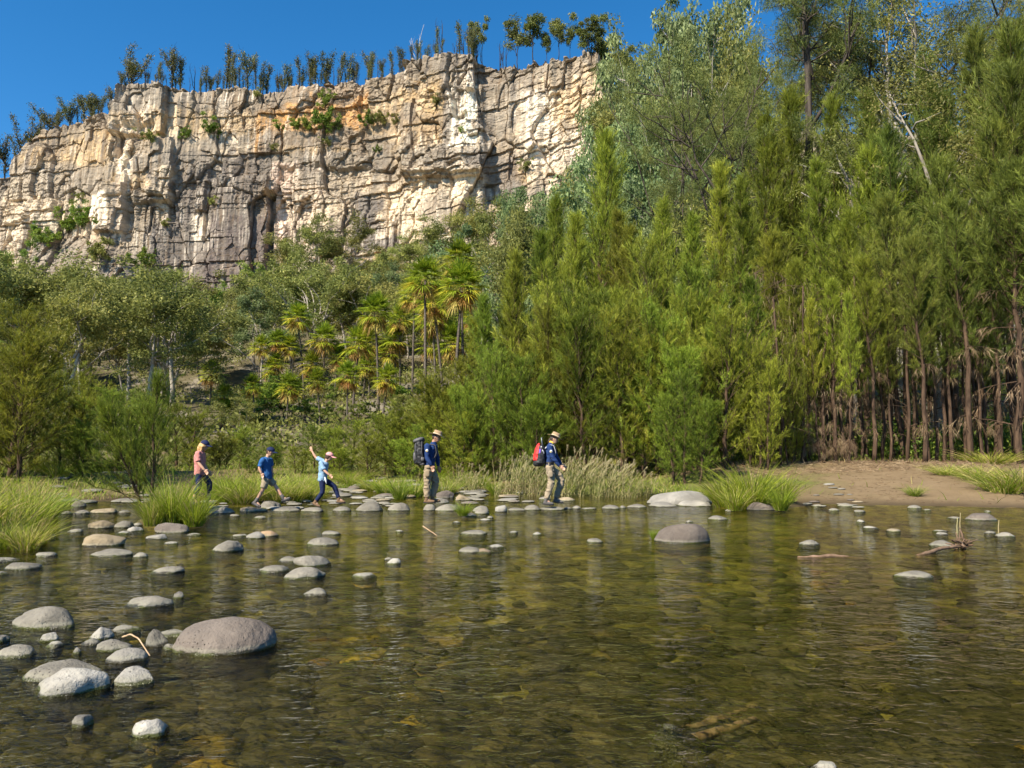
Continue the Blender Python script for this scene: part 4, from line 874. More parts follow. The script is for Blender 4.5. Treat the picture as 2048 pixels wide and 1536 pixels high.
for r, l_ in zip(ridge, lb):
    b = cliff_lip(r[0], RNG.uniform(.8, 5)); zt = at(r[0], r[1], b[1])[2]; h = max(1.0, zt - b[2])
    ps = P_stick[RNG.randrange(2)] if r[2] == 's' else P_white[0] if r[2] == 'w' else P_round[RNG.randrange(2)] if r[2] == 'r' else P_burnt[r[2]]
    s = h / ps[1]
    place(ps, 'ridge_tree', b, l_, 'tree', 'trees along the cliff top', s, r[3] * max(s, .35) ** .8, RNG.uniform(0, 6.28))
# ---------------- shrubs on the cliff face (px, py of foot, height px, lush?)
shr = [(425, 275, 50, 1), (362, 275, 26, 1), (300, 292, 36, 0), (555, 262, 34, 1), (585, 260, 34, 1), (612, 258, 30, 1), (635, 262, 52, 1), (640, 205, 36, 1), (662, 262, 36, 1), (650, 290, 22, 0), (728, 252, 36, 1), (752, 250, 38, 0), (782, 246, 26, 0), (866, 215, 30, 0), (745, 300, 18, 1), (920, 262, 14, 1), (98, 490, 38, 1), (130, 470, 60, 1), (160, 458, 50, 1), (202, 452, 22, 1), (150, 395, 18, 0), (228, 540, 60, 0), (295, 545, 50, 1), (335, 455, 22, 0), (1048, 345, 30, 0), (505, 185, 24, 0), (545, 300, 20, 0), (110, 500, 44, 1), (432, 415, 24, 0)]
lb = label_run([(s_[0], 'green shrub' if s_[3] else 'dull olive shrub') for s_ in shr], [(-99, 215, 'rooted on the white lower cliff'), (215, 345, 'rooted on the ledges near the cliff tower'), (345, 520, 'rooted on the grey cliff face'), (520, 605, 'rooted under the orange cliff face'), (605, 700, 'in the gully beside the orange cliff face'), (700, 2000, 'on a ledge of the pale cliff half')], '{ad} {seg}')
for s_, l_ in zip(shr, lb):
    p, nn = cliff_point(s_[0], s_[1]); h = s_[2] / F * p[1]
    ps = P_shrub[RNG.randrange(2)] if s_[3] else P_shrubd[0]
    place(ps, 'cliff_shrub', p + nn * .6 - UP * .3, l_, 'shrub', 'shrubs growing on the cliff face', h / 3, h / 3 * .85, RNG.uniform(0, 6.28))

# ---------------- low bushes between the palms
bs = []
for i in range(24):
    bs.append((470 + i * 20.5 + RNG.uniform(-6, 6), RNG.uniform(46, 88)))
lb = label_run([(b_[0], 'low bright bush') for b_ in bs], [(-99, 600, 'among the palms above the boy'), (600, 720, 'under the slim lone palm and its neighbour'), (720, 850, 'under the tall shaggy palm'), (850, 3000, 'under the biggest palms')], '{ad} {seg}')
for (px, Y), l_ in zip(bs, lb):
    b = base_at(px, Y); h = RNG.uniform(1.3, 2.6); ps = [P_lush[0], P_lush[1], P_dome[0], P_shrub[1]][RNG.randrange(4)]
    place(ps, 'bush', b - UP * .2, l_, 'shrub', 'bushes between the palms', h / ps[1], h / ps[1] * 1.3, RNG.uniform(0, 6.28))
# ------------------------------------------------------------------ river stones
def rockmat(name, c1, c2, spot, moss=(0.075, 0.08, 0.022)):
    m, nt, out = newmat(name); n = N(nt)
    g = n('NewGeometry'); P = g.outputs['Position']; oi = n('ObjectInfo'); z = n('SeparateXYZ', ins={0: P}).outputs[2]
    f = n.noise(P, 3.5, 7, 0.65); f2 = n.noise(P, 38.0, 3, 0.7); f3 = n.noise(P, 11.0, 5, 0.65)
    col = n.mix(n.ramp(f, [(0.35, (0, 0, 0)), (0.65, (1, 1, 1))]), c1, c2)
    col = n.mix(n.math('MULTIPLY', n.ramp(f3, [(0.55, (0, 0, 0)), (0.66, (1, 1, 1))]), 0.5), col, spot)
    vo = n('TexVoronoi', ins={'Vector': P, 'Scale': 42.0}); pit = n.ramp(vo.outputs['Distance'], [(0.10, (1, 1, 1)), (0.26, (0, 0, 0))])
    pm = n.math('MULTIPLY', pit, n.ramp(n.noise(P, 7.0, 2), [(0.45, (0, 0, 0)), (0.6, (0.8,) * 3)]))
    col = n.mix(pm, col, tuple(x * 0.3 for x in c1))
    col = n.mix(n.ramp(f2, [(0.6, (0, 0, 0)), (0.75, (0.35,) * 3)]), col, (0.34, 0.31, 0.26))
    hv = n('HueSaturation', ins={'Color': col}); n.link(n.math('ADD', n.math('MULTIPLY', oi.outputs['Random'], 0.4), 0.80), hv.inputs['Value']); col = n.mix(n.ramp(n.noise(P, 1.7, 4), [(0.4, (0.5,) * 3), (0.6, (0, 0, 0))]), hv.outputs[0], tuple(x * .55 for x in c1))
    zz = n.math('ADD', z, n.math('MULTIPLY', n.math('SUBTRACT', f3, 0.5), 0.05))
    pale = n.ramp(n.math('MULTIPLY', zz, 8.0), [(0.12, (0, 0, 0)), (0.22, (0.5,) * 3), (0.42, (0, 0, 0))])
    col = n.mix(pale, col, (0.26, 0.245, 0.18))
    wetm = n.ramp(n.math('MULTIPLY', zz, 8.0), [(0.09, (1, 1, 1)), (0.17, (0, 0, 0))])
    col = n.mix(wetm, col, n.mix(n.ramp(f, [(0.45, (0, 0, 0)), (0.6, (1, 1, 1))]), (0.045, 0.04, 0.024), moss))
    rough = n.math('SUBTRACT', 0.85, n.math('MULTIPLY', wetm, 0.6))
    h = n.math('ADD', n.math('MULTIPLY', f3, 0.8), n.math('SUBTRACT', n.math('MULTIPLY', f2, 0.3), n.math('MULTIPLY', pm, 0.6)))
    bp = n('Bump', ins={'Height': h, 'Strength': 0.8, 'Distance': 0.04})
    d = n('BsdfPrincipled', ins={'Base Color': col, 'Roughness': rough, 'Specular IOR Level': 0.3, 'Normal': bp.outputs[0]})
    n.link(d.outputs[0], out.inputs[0]); return m
RM = {'g': rockmat('grey_stone', (0.165, 0.148, 0.118), (0.245, 0.222, 0.18), (0.12, 0.11, 0.09)),
      't': rockmat('tan_stone', (0.24, 0.185, 0.11), (0.33, 0.265, 0.17), (0.18, 0.14, 0.09)),
      'b': rockmat('brown_stone', (0.135, 0.108, 0.088), (0.20, 0.165, 0.135), (0.095, 0.08, 0.068)),
      'p': rockmat('pale_stone', (0.255, 0.235, 0.20), (0.36, 0.335, 0.29), (0.18, 0.17, 0.15)),
      'o': rockmat('orange_stone', (0.26, 0.165, 0.09), (0.32, 0.22, 0.13), (0.2, 0.13, 0.08)),
      'd': rockmat('dark_stone', (0.10, 0.09, 0.08), (0.19, 0.17, 0.15), (0.06, 0.055, 0.05))}
_bm = None
def ico(sub):
    import bmesh
    bm = bmesh.new(); bmesh.ops.create_icosphere(bm, subdivisions=sub, radius=1.0)
    v = np.array([x.co[:] for x in bm.verts]); f = np.array([[w.index for w in x.verts] for x in bm.faces]); bm.free(); return v, f
ICO = {k: ico(k) for k in (3, 4, 5)}
def rock(px0, top, px1, bot, mat='g', label='', shape='r', group=None, seed=None, Yk=0.42, z0=0.0, name='rock', peak=0.0, cat='rock'):
    a = gnd((px0 + px1) / 2, bot, z0); Yf = a[1]; w = (px1 - px0) / F * Yf
    ry = min(Yk * w, 0.5 * w); Yc = Yf + ry * 0.92
    xc_ = ((px0 + px1) / 2 - 1024) / F * (Yc * cp) 
    rx = w / 2 * (Yc / Yf)
    zt = max(at((px0 + px1) / 2, top, Yc + 0.25 * ry)[2] - z0, 0.035)
    zt = zt * (.82 if Yf > 13 and z0 == 0 and w < 1.4 else 1.0)
    seed = seed if seed is not None else int(px0 * 7 + bot * 13)
    r = np.random.RandomState(seed % 100000)
    sub = 5 if w > 0.55 and Yf < 9 else 4 if w > .35 or Yf < 9 else 3
    v, f = ICO[sub]; v = v.copy()
    amp = {'r': .30, 's': .15, 'a': .30}[shape]
    o = r.rand(3) * 50
    nz = vnoise3(v[:, 0] * 1.2 + o[0], v[:, 1] * 1.2 + o[1], v[:, 2] * 1.2 + o[2], 1) - .5
    nz2 = vnoise3(v[:, 0] * 3.1 + o[1], v[:, 1] * 3.1 + o[2], v[:, 2] * 3.1 + o[0], 2) - .5
    nz3 = vnoise3(v[:, 0] * 9 + o[1], v[:, 1] * 9 + o[2], v[:, 2] * 9 + o[0], 3) - .5
    v *= (1 + amp * 1.5 * nz + amp * .55 * nz2 + amp * .22 * nz3)[:, None]
    for k in range({'r': 5, 's': 2, 'a': 9}[shape]):
        dv = norm(r.normal(0, 1, 3) + np.array([0, 0, .3])); dd = v @ dv; lim = r.uniform(.62, .85) if shape == 'a' else r.uniform(.72, .92)
        v -= np.clip(dd - lim, 0, None)[:, None] * dv * (.88 if shape == 'a' else .7)
    # fuller sides for water-worn stones
    v[:, 2] = np.sign(v[:, 2]) * np.abs(v[:, 2]) ** (0.85 if shape != 's' else .95)
    v[:, 0] += peak * v[:, 2] * .5
    v[:, 0] *= 2 / (np.ptp(v[:, 0])); v[:, 0] -= (v[:, 0].max() + v[:, 0].min()) / 2
    v[:, 1] *= 2 / (np.ptp(v[:, 1])); v[:, 2] /= v[:, 2].max()
    up = v[:, 2] > 0
    low = min(.24 if Yf > 9 else .30, max(.07, .5 * rx))
    zc_ = -.03 - .02 * min(zt / .3, 1); fl = 1 / math.sqrt(max(1 - (zc_ / (zt - zc_)) ** 2, .35)); rx *= fl; ry *= fl
    zz = np.where(up, v[:, 2] * (zt - zc_) + zc_, v[:, 2] * low / max(-v[:, 2].min(), .1) + zc_)
    V_ = np.stack([v[:, 0] * rx, v[:, 1] * ry, zz], -1)
    me = make_mesh(name, V_, f, np.zeros((0, 4)), RM[mat], True)
    o = link(name, me, None, (xc_, Yc, z0)); return tag(o, label, cat, group)
Z1 = lambda a, b, c, d: (a / 2.763, 980 + b / 2.763, c / 2.763, 980 + d / 2.763)
Z2 = lambda a, b, c, d: (400 + a / 2.926, 960 + b / 2.926, 400 + c / 2.926, 960 + d / 2.926)
Z3 = lambda a, b, c, d: (1050 + a / 2.926, 940 + b / 2.926, 1050 + c / 2.926, 940 + d / 2.926)
Z4 = lambda a, b, c, d: (1550 + a / 4.112, 900 + b / 4.112, 1550 + c / 4.112, 900 + d / 4.112)
ST_ = 'stepping stones across the river'
R = [
 (Z1(140, 640, 475, 772), 'g', 'speckled grey boulder sitting alone above the foreground stone cluster', 'r', 0),
 ((365, 1232, 558, 1310), 'b', 'biggest rounded brown boulder with mossy waterline near the foreground cluster', 's', 0),
 (Z1(740, 580, 990, 650), 'g', 'long flat grey stone midway behind the biggest brown boulder', 'r', 0),
 (Z1(984, 560, 1040, 600), 'd', 'small dark stone touching the long flat grey stone', 'r', 0),
 (Z1(845, 418, 1035, 464), 'g', 'low grey stone tapering to its left end in open water', 'r', .4),
 (Z1(478, 240, 710, 312), 't', 'tan loaf-shaped boulder in front of the two stones by the islet', 'r', 0),
 (Z1(505, 157, 655, 214), 't', 'blocky tan boulder leaning on a grey boulder near the islet', 'r', 0),
 (Z1(640, 158, 757, 210), 'g', 'smooth grey boulder tucked behind the blocky tan boulder', 's', 0),
 (Z1(718, 195, 810, 232), 'p', 'pale chipped stone at the foot of the islet tussock', 'a', 0),
 (Z1(752, 178, 808, 198), 'p', 'tiny pale stone behind the chipped stone by the islet', 'a', 0),
 (Z1(653, 222, 747, 243), 'p', 'thin flat stone awash beside the blocky tan boulder', 'r', 0),
 (Z1(377, 208, 478, 236), 'g', 'flat grey slab stone near the foreground bank tussock', 'r', 0),
 (Z1(250, 232, 326, 260), 'g', 'little pointed stone just off the foreground bank tussock', 'r', 0),
 (Z1(871, 168, 1057, 240), 'b', 'rough pitted brown boulder under the islet tussock', 'r', 0),
 (Z1(823, 243, 950, 275), 'p', 'flat whitish stone in front of the pitted brown boulder', 'a', 0),
 (Z1(1048, 234, 1124, 252), 'g', 'small flat stone off the islet tussock, toward open water', 'r', 0),
 (Z1(930, 287, 1000, 301), 'p', 'sliver of pale stone below the flat whitish stone', 'r', 0),
 (Z1(538, 323, 752, 370), 'g', 'wide low grey stone below the tan loaf-shaped boulder', 'r', 0),
 (Z1(763, 343, 845, 374), 'g', 'small peaked stone beside the wide low grey stone', 'r', 0),
 (Z1(228, 340, 347, 370), 'g', 'oval grey stone alone in water below the bank tussock', 'r', 0),
 (Z1(73, 393, 257, 442), 'g', 'long rounded grey stone close to the picture edge', 's', 0),
 (Z1(-60, 368, 137, 400), 'g', 'flat slab cut by the picture edge below the bank tussock', 'r', 0),
 (Z1(-10, 450, 77, 470), 'd', 'low dark stone at the picture edge under the flat slab', 'r', 0),
 (Z1(20, 297, 60, 315), 'p', 'tiny pale stone at the edge of the foreground bank tussock', 'r', 0),
 (Z1(1181, 276, 1360, 344), 'g', 'grey stone with a hump and flat toe in mid river', 'r', .5),
 (Z1(8, 798, 95, 844), 'd', 'small dark wet stone at the picture edge', 'r', 0),
 (Z1(276, 785, 367, 842), 'p', 'small pale stone standing below the speckled boulder', 'a', 0),
 (Z1(298, 845, 392, 870), 'p', 'thin pale stone awash under the small standing stone', 'r', 0),
 (Z1(43, 852, 252, 928), 'g', 'smooth grey stone lying alone at the edge of the cluster', 's', -.2),
 (Z1(536, 750, 662, 834), 'p', 'upright angular white-faced stone in the foreground cluster', 'a', 0),
 (Z1(655, 753, 812, 785), 'g', 'slim flat stone behind the upright white-faced stone', 'r', 0),
 (Z1(487, 815, 602, 860), 'd', 'dark wet stone at the foot of the upright white-faced stone', 'r', 0),
 (Z1(588, 822, 772, 895), 'g', 'rounded stone under the bent twig in the cluster', 'r', 0),
 (Z1(633, 868, 858, 957), 'p', 'pale round-backed stone with wet brown skirt in the cluster', 's', 0),
 (Z1(838, 767, 978, 867), 'g', 'lumpy tan-topped stone beside the biggest brown boulder', 'a', -.3),
 (Z1(914, 770, 1062, 814), 'g', 'slender grey stone touching the lumpy tan-topped stone', 'r', 0),
 (Z1(938, 845, 1012, 884), 'd', 'dark little stone against the biggest brown boulder', 'r', 0),
 (Z1(448, 868, 497, 907), 'd', 'glossy dark pebble below the dark wet stone', 'r', 0),
 (Z1(220, 938, 645, 1066), 'g', 'broad dull grey slab behind the front slab of the cluster', 'r', -.2),
 (Z1(243, 966, 642, 1142), 'p', 'large front slab with mossy lower edge in the cluster', 'r', .25),
 (Z1(281, 1018, 430, 1075), 'o', 'pinkish stone wedged between the two big slabs', 'r', 0),
 (Z1(672, 975, 898, 1084), 'p', 'crumpled white and grey stone beside the front slab', 'a', 0),
 (Z1(458, 1243, 568, 1314), 'd', 'angular half-dark stone alone in the nearest water', 'a', 0),
 (Z1(780, 1260, 968, 1368), 'p', 'pale stone with a patch of yellow-green moss in nearest water', 'r', .2),
 ((1600, 1519, 1652, 1545), 'p', 'white stone tip cut by the bottom picture edge', 'r', 0),
 (Z1(513, 95, 657, 130), 't', 'tan flat-topped stone on the far side of the tan boulders', 'r', 0),
 (Z1(428, 105, 517, 132), 'g', 'grey oval stone next to the tan flat-topped stone', 'r', 0),
 (Z1(408, 52, 487, 94), 'b', 'squat brown stone on the pebble bar near the bank tussock', 'r', 0),
 (Z1(303, 108, 417, 137), 'g', 'thin stone shelf at the foot of the bank tussock', 'r', 0),
 (Z1(663, 108, 737, 127), 'g', 'low stone at the far side of the islet tussock', 'r', 0),
 (Z2(62, 148, 209, 197), 'g', 'stepping stone nearest the woman in pink', 's', 0),
 (Z2(243, 150, 402, 187), 't', 'tan stepping stone under the boy\'s back foot', 'r', 0),
 (Z2(423, 146, 607, 185), 'g', 'long stepping stone in front of the boy\'s leading foot', 's', 0),
 (Z2(355, 113, 482, 168), 'g', 'taller stone behind the boy\'s stepping stones', 'r', 0),
 (Z2(603, 153, 737, 187), 'g', 'stepping stone under the girl\'s back foot', 'r', 0),
 (Z2(780, 148, 893, 184), 'g', 'stepping stone under the girl\'s leading foot', 's', 0),
 (Z2(918, 113, 1075, 184), 'g', 'plump two-humped stepping stone ahead of the girl', 's', 0),
 (Z2(1103, 121, 1234, 182), 'g', 'square-shouldered stepping stone behind the ranger with black pack', 's', 0),
 (Z2(1308, 131, 1382, 180), 'g', 'stubby stepping stone under the ranger with black pack', 's', 0),
 (Z2(1380, 131, 1540, 182), 'g', 'broad stepping stone beside the small grass tuft', 's', 0),
 (Z2(1360, 96, 1458, 137), 'g', 'smooth stone just beyond the ranger with black pack', 's', 0),
 (Z2(1385, 51, 1488, 107), 'b', 'dark brown pyramid boulder behind the crossing', 'r', 0),
 (Z2(1498, 76, 1600, 120), 't', 'cream wedge boulder beside the dark brown pyramid boulder', 'a', -.3),
 (Z2(1595, 142, 1693, 187), 'g', 'grey stepping stone just past the small grass tuft', 's', 0),
 (Z2(1610, 170, 1692, 200), 'g', 'low stone in front of the crossing near the grass tuft', 'r', 0),
 (Z2(1528, 188, 1622, 214), 'g', 'flat pointed stone below the small grass tuft', 'r', 0),
 (Z2(1728, 138, 1804, 188), 'p', 'upright blocky stepping stone midway between the rangers', 'a', 0),
 (Z2(1803, 157, 1902, 182), 'g', 'low stepping stone after the upright blocky one', 's', 0),
 (Z2(1896, 137, 1992, 178), 'g', 'domed stepping stone behind the ranger with red pack', 's', 0),
 (Z2(1985, 150, 2125, 178), 'g', 'stepping stone under the ranger with red pack', 's', 0),
 (Z2(188, 197, 240, 215), 'g', 'small stone in front of the stepping stone nearest the woman', 'r', 0),
 (Z2(315, 206, 404, 227), 'g', 'flat oval stone in water below the boy', 'r', 0),
 (Z2(1633, 222, 1702, 239), 'p', 'thin pale stone below the flat pointed stone', 'r', 0),
 (Z2(1678, 206, 1718, 226), 'g', 'little round stone behind the thin pale stone', 'r', 0),
 (Z2(1478, 238, 1528, 252), 'p', 'sliver stone in water below the ranger with black pack', 'r', 0),
 (Z2(198, 311, 290, 332), 'g', 'thin flat stone trailing the orange stone', 'r', 0),
 (Z2(283, 301, 402, 344), 'p', 'pale crooked stone in front of the orange stone', 'r', 0),
 (Z2(346, 289, 472, 332), 'o', 'orange-brown rounded stone in mid river', 's', 0),
 (Z2(718, 289, 832, 322), 'g', 'grey stone just behind the flat-topped white-rimmed stone', 'r', 0),
 (Z2(638, 333, 822, 385), 'g', 'flat-topped grey stone with white waterline below the girl', 's', 0),
 (Z2(473, 442, 602, 482), 'g', 'low stone leaning on the tallest stone of the mid-river four', 'r', 0),
 (Z2(563, 437, 777, 507), 'g', 'tallest peaked stone of the mid-river four', 'r', -.3),
 (Z2(351, 496, 532, 542), 'g', 'oval stone of the mid-river four toward the foreground cluster', 'r', 0),
 (Z2(518, 509, 737, 579), 'g', 'front mounded stone of the mid-river four', 'r', 0),
 (Z2(626, 629, 770, 680), 'g', 'lone stone in open water nearer than the mid-river four', 'r', -.2),
 (Z2(903, 547, 1037, 569), 'p', 'pair of thin stone edges barely breaking the surface', 'r', 0),
 (Z2(1086, 454, 1137, 471), 'g', 'tiny flat stone behind the notched stone in open water', 'r', 0),
 (Z2(1100, 456, 1182, 494), 'p', 'small notched stone alone in the central water', 'a', .4),
 (Z2(1518, 389, 1647, 428), 'g', 'grey stone with brown debris in the central water', 'r', 0),
 (Z2(1608, 400, 1727, 430), 'o', 'jagged reddish stone touching the debris stone', 'a', 0),
 (Z2(1663, 374, 1787, 398), 'p', 'long thin pale stone behind the jagged reddish stone', 'r', 0),
 (Z2(1520, 286, 1679, 322), 'g', 'low long grey stone between the crossing and debris stone', 'r', .2),
 (Z2(1151, 288, 1195, 305), 'p', 'tiny stone below the ranger with black pack in open water', 'r', 0),
 (Z2(1803, 294, 1857, 312), 'p', 'small flat stone right of the low long grey stone', 'r', 0),
 (Z2(1946, 299, 1994, 322), 'p', 'small white stone below the ranger with red pack', 'r', 0),
 (Z3(228, 214, 272, 230), 'd', 'little black stone in the crossing past the red-pack ranger', 'r', 0),
 (Z3(273, 204, 327, 228), 'g', 'small humped stepping stone past the black stone', 's', 0),
 (Z3(318, 216, 415, 231), 'g', 'thin low stepping stone past the small humped one', 'r', 0),
 (Z3(445, 197, 553, 230), 'g', 'rounded stepping stone with gap on both sides', 's', 0),
 (Z3(548, 203, 587, 224), 'd', 'tiny dark stone between two rounded stepping stones', 'r', 0),
 (Z3(588, 192, 707, 222), 'g', 'last rounded stepping stone before the pale bank boulder', 's', 0),
 (Z3(716, 178, 893, 217), 'p', 'flat grey shelf stone at the foot of the pale boulder', 'r', 0),
 (Z3(700, 118, 1080, 208), 'p', 'huge pale slanting boulder on the bank by the big bright tussock', 'r', .55),
 (Z3(890, 165, 1085, 214), 'p', 'cream lower block beneath the huge pale boulder', 'r', 0),
 (Z3(1288, 176, 1450, 238), 'b', 'dark round boulder nestled under the big bright tussock', 's', 0),
 (Z3(1428, 212, 1514, 237), 'g', 'flat stone beside the dark round boulder', 'r', 0),
 (Z3(1163, 224, 1212, 243), 'g', 'small stone at the near foot of the big bright tussock', 'r', 0),
 (Z3(178, 152, 294, 182), 't', 'smooth tan stone behind the red-pack ranger\'s front foot', 's', 0),
 (Z3(78, 149, 150, 174), 'g', 'grey stone behind the red-pack ranger\'s back foot', 'r', 0),
 (Z3(746, 306, 1070, 428), 'b', 'big smooth dome boulder standing in open water', 's', 0),
 (Z3(1063, 259, 1184, 295), 'g', 'mid-size grey stone behind the big dome boulder', 'r', 0),
 (Z3(928, 291, 975, 308), 'p', 'tiny stone right behind the big dome boulder', 'r', 0),
 (Z3(358, 397, 454, 427), 'g', 'flat little stone left of the big dome boulder', 'r', 0),
 (Z3(43, 359, 92, 382), 'p', 'little white stone in open water under the red-pack ranger', 'r', 0),
 (Z3(1586, 406, 1707, 442), 'g', 'flat grey stone right of the big dome boulder', 'r', 0),
 (Z3(1588, 138, 1680, 180), 'g', 'grey stone at the sand edge beside the big tussock', 'r', 0),
 (Z3(1678, 146, 1782, 164), 't', 'low tan slab on the sand edge', 'r', 0),
 (Z3(1753, 126, 1860, 152), 't', 'sandy slab half buried in the sand', 'r', 0),
 (Z3(1868, 131, 1942, 152), 't', 'small sandy slab beside the half buried slab', 'r', 0),
 (Z3(1705, 177, 1787, 195), 'g', 'flat wet stone off the sand edge', 'r', 0),
 (Z3(1673, 196, 1732, 215), 'g', 'small flat stone beside the big tussock in shallows', 'r', 0),
 (Z3(1818, 188, 1917, 215), 'g', 'widest flat stone in the shallows by the sand', 'r', 0),
 (Z3(1758, 219, 1822, 239), 'g', 'low stone in the shallows with straw caught on it', 'r', 0),
 (Z3(1908, 229, 1977, 247), 'g', 'thin stone at the outer edge of the sand shallows', 'r', 0),
 (Z3(1923, 287, 1972, 307), 'p', 'tiny pale stone in water below the sand shallows', 'r', 0),
 (Z3(1955, 324, 2047, 345), 'p', 'pale flat stone lined with white below the sand shallows', 'r', 0),
 (Z4(1073, 444, 1182, 482), 'g', 'dome stone off the grassy edge of the sand', 's', 0),
 (Z4(1193, 481, 1260, 499), 'g', 'thin stone next to the dome stone off the sand', 'r', 0),
 (Z4(1540, 503, 1788, 583), 'b', 'broad dark boulder in the water near the shaded shore', 's', 0),
 (Z4(1383, 542, 1503, 568), 'g', 'thin flat stone beside the broad dark boulder', 'r', 0),
 (Z4(1698, 494, 1752, 511), 'p', 'tiny pale stone behind the broad dark boulder', 'r', 0),
 (Z4(890, 637, 1003, 674), 't', 'yellowish algae-stained stone below the sand', 'r', 0),
 (Z4(1280, 657, 1373, 674), 'p', 'flat pale stone beside the dry reed stalks', 'r', 0),
 (Z4(1297, 671, 1388, 700), 'p', 'smaller stone in front of the flat pale one by the stalks', 'r', 0),
 (Z4(1687, 657, 1778, 690), 'g', 'grey oval stone past the dry reed stalks', 'r', 0),
 (Z4(1782, 666, 1928, 718), 'g', 'rounded stone with white waterline past the dry stalks', 's', 0),
 (Z4(1236, 739, 1434, 798), 'g', 'two-lobed grey stone beside the driftwood', 's', 0),
 (Z4(942, 986, 1244, 1056), 'g', 'lone flat-domed stone in the wide water before the driftwood', 's', 0),
]
STEP = ('stepping stone', 'stepping stones')
for (bx, mt, lb_, shp, pk) in R:
    rock(*bx, mat=mt, label=lb_, shape=shp, peak=pk, group=ST_ if 'stepping' in lb_ else None)
# small flat stones of the pebble bars (nothing tells them apart)
rr = random.Random(9)
flat = []
for i in range(4):
    v, f = ICO[3]; r = np.random.RandomState(500 + i); v = v * (1 + .25 * (vnoise3(v[:, 0] * 1.5 + i * 9, v[:, 1] * 1.5, v[:, 2] * 1.5, i) - .5))[:, None]
    v = v * np.array([1, .75, .30])
    flat.append(v)
fm = {(i, k): make_mesh('flat_stone', flat[i], ICO[3][1], np.zeros((0, 4)), RM[k], True) for i in range(4) for k in 'gptb'}
def pebbles(n_, px0, px1, py0, py1, label, group, smin=.10, smax=.34):
    for i in range(n_):
        px = rr.uniform(px0, px1); py = rr.uniform(py0, py1); b = gnd(px, py)
        zg = float(terrain(b[0], b[1])); z = max(0.0, zg)
        s = rr.uniform(smin, smax)
        o = link('flat_stone', fm[(rr.randrange(4), rr.choices('gptb', [.55, .2, .12, .13])[0])], None, (b[0], b[1], z + .01 + s * .03))
        o.scale = (s, s, s * rr.uniform(.5, .9)); o.rotation_euler = (0, 0, rr.uniform(-.5, .5)); tag(o, label, 'rock', group)
pebbles(34, 110, 300, 978, 1008, 'flat grey stone on the pebble bar between bank tussock and islet', 'flat stones of the bar by the bank tussock')
pebbles(60, 660, 960, 968, 1000, 'flat stone of the pebble bar behind the girl and the black-pack ranger', 'flat stones of the bar behind the crossing')
pebbles(26, 560, 800, 995, 1014, 'flat stone lying in shallows just behind the stepping stones', 'flat stones in the shallows behind the crossing', .08, .22)
pebbles(18, 930, 1060, 985, 1008, 'flat stone in calm water between the two rangers', 'flat stones in calm water between the rangers', .10, .3)
pebbles(16, 1590, 1720, 992, 1018, 'small flat stone in the shallows off the sand', 'flat stones off the sand', .07, .16)
pebbles(14, 410, 620, 1000, 1018, 'small stone packed among the stepping stones near the boy', 'small stones packed by the boy', .10, .24)
# ---------------- submerged cobbles (uncountable under the ripples)
mb = MB(); r = np.random.RandomState(77)
v, f = ICO[3][0], ICO[3][1]
vs, fs = ico(2)
n_ = 2600
px = r.uniform(-150, 2200, n_); py = 1030 + (r.rand(n_) ** .8) * 620
for a, b in zip(px, py):
    g_ = gnd(a, b, -.2); h = float(terrain(g_[0], g_[1]))
    if h > -.12: continue
    s = r.uniform(.05, .20) * (1.5 if r.rand() < .06 else 1)
    vv_ = vs * (1 + .8 * (vnoise3(vs[:, 0] * 1.6 + a, vs[:, 1] * 1.4 + b, vs[:, 2] * 1.4, 3) - .5))[:, None] * np.array([1, .8, .34]) * s
    an = r.rand() * 3.1; c, s_ = math.cos(an), math.sin(an)
    vv_ = vv_ @ np.array([[c, s_, 0], [-s_, c, 0], [0, 0, 1]])
    zt = min(h + .01, -.04 - s * .36)
    mb.add(vv_ + np.array([g_[0], g_[1], zt]), fs, None, r.rand())
m, nt, out = newmat('cobbles'); n = N(nt)
a = n('Attribute', attribute_name='tint'); g = n('NewGeometry'); f_ = n.noise(g.outputs['Position'], 7.0, 6, .7)
c_ = n.ramp(a.outputs['Fac'], [(0.0, (0.03, 0.027, 0.014)), (0.4, (0.09, 0.078, 0.028)), (0.7, (0.11, 0.10, 0.065)), (0.985, (0.16, 0.13, 0.045)), (0.99, (0.42, 0.21, 0.03)), (1.0, (0.48, 0.36, 0.05))])
c_ = n.mix(n.ramp(f_, [(0.42, (0.75,) * 3), (0.58, (0, 0, 0))]), c_, (0.03, 0.032, 0.012))
d = n('BsdfPrincipled', ins={'Base Color': c_, 'Roughness': .9, 'Specular IOR Level': .1}); n.link(d.outputs[0], out.inputs[0])
tag(mb.build('riverbed_cobbles', m, None, True), 'algae covered cobbles on the river bed under the ripples', 'cobbles', None, 'stuff')
# big sunken boulder and branches
o = rock(1287, 1400, 1400, 1470, 'b', 'brown sunken boulder with only its tip breaking the near water', 'r', z0=-.0)
zs_ = np.array([v_.co.z for v_ in o.data.vertices]); o.location.z = .012 - zs_.max()
def stick(name, pts, r0, mat, label, cat='stick', k=7, extra=None):
    mb = MB(); P = np.array(pts, float); tt = np.linspace(0, 1, 14); src = np.linspace(0, 1, len(P))
    Q = np.stack([np.interp(tt, src, P[:, c]) for c in range(3)], -1) + np.random.RandomState(int(abs(P[0, 0]) * 100)).normal(0, r0 * .10, (14, 3))
    c0 = Q[0].copy(); tube(mb, Q - c0, np.linspace(r0, r0 * .55, 14), k)
    if extra: extra(mb, Q - c0)
    return tag(link(name, mb.mesh(name, mat, True), None, tuple(c0)), label, cat)
M_drift = barkmat('driftwood', (0.10, 0.062, 0.038), (0.25, 0.165, 0.11), 7, .3)
M_twig = barkmat('dry_twig', (0.30, 0.19, 0.10), (0.50, 0.36, 0.22), 9, .4)
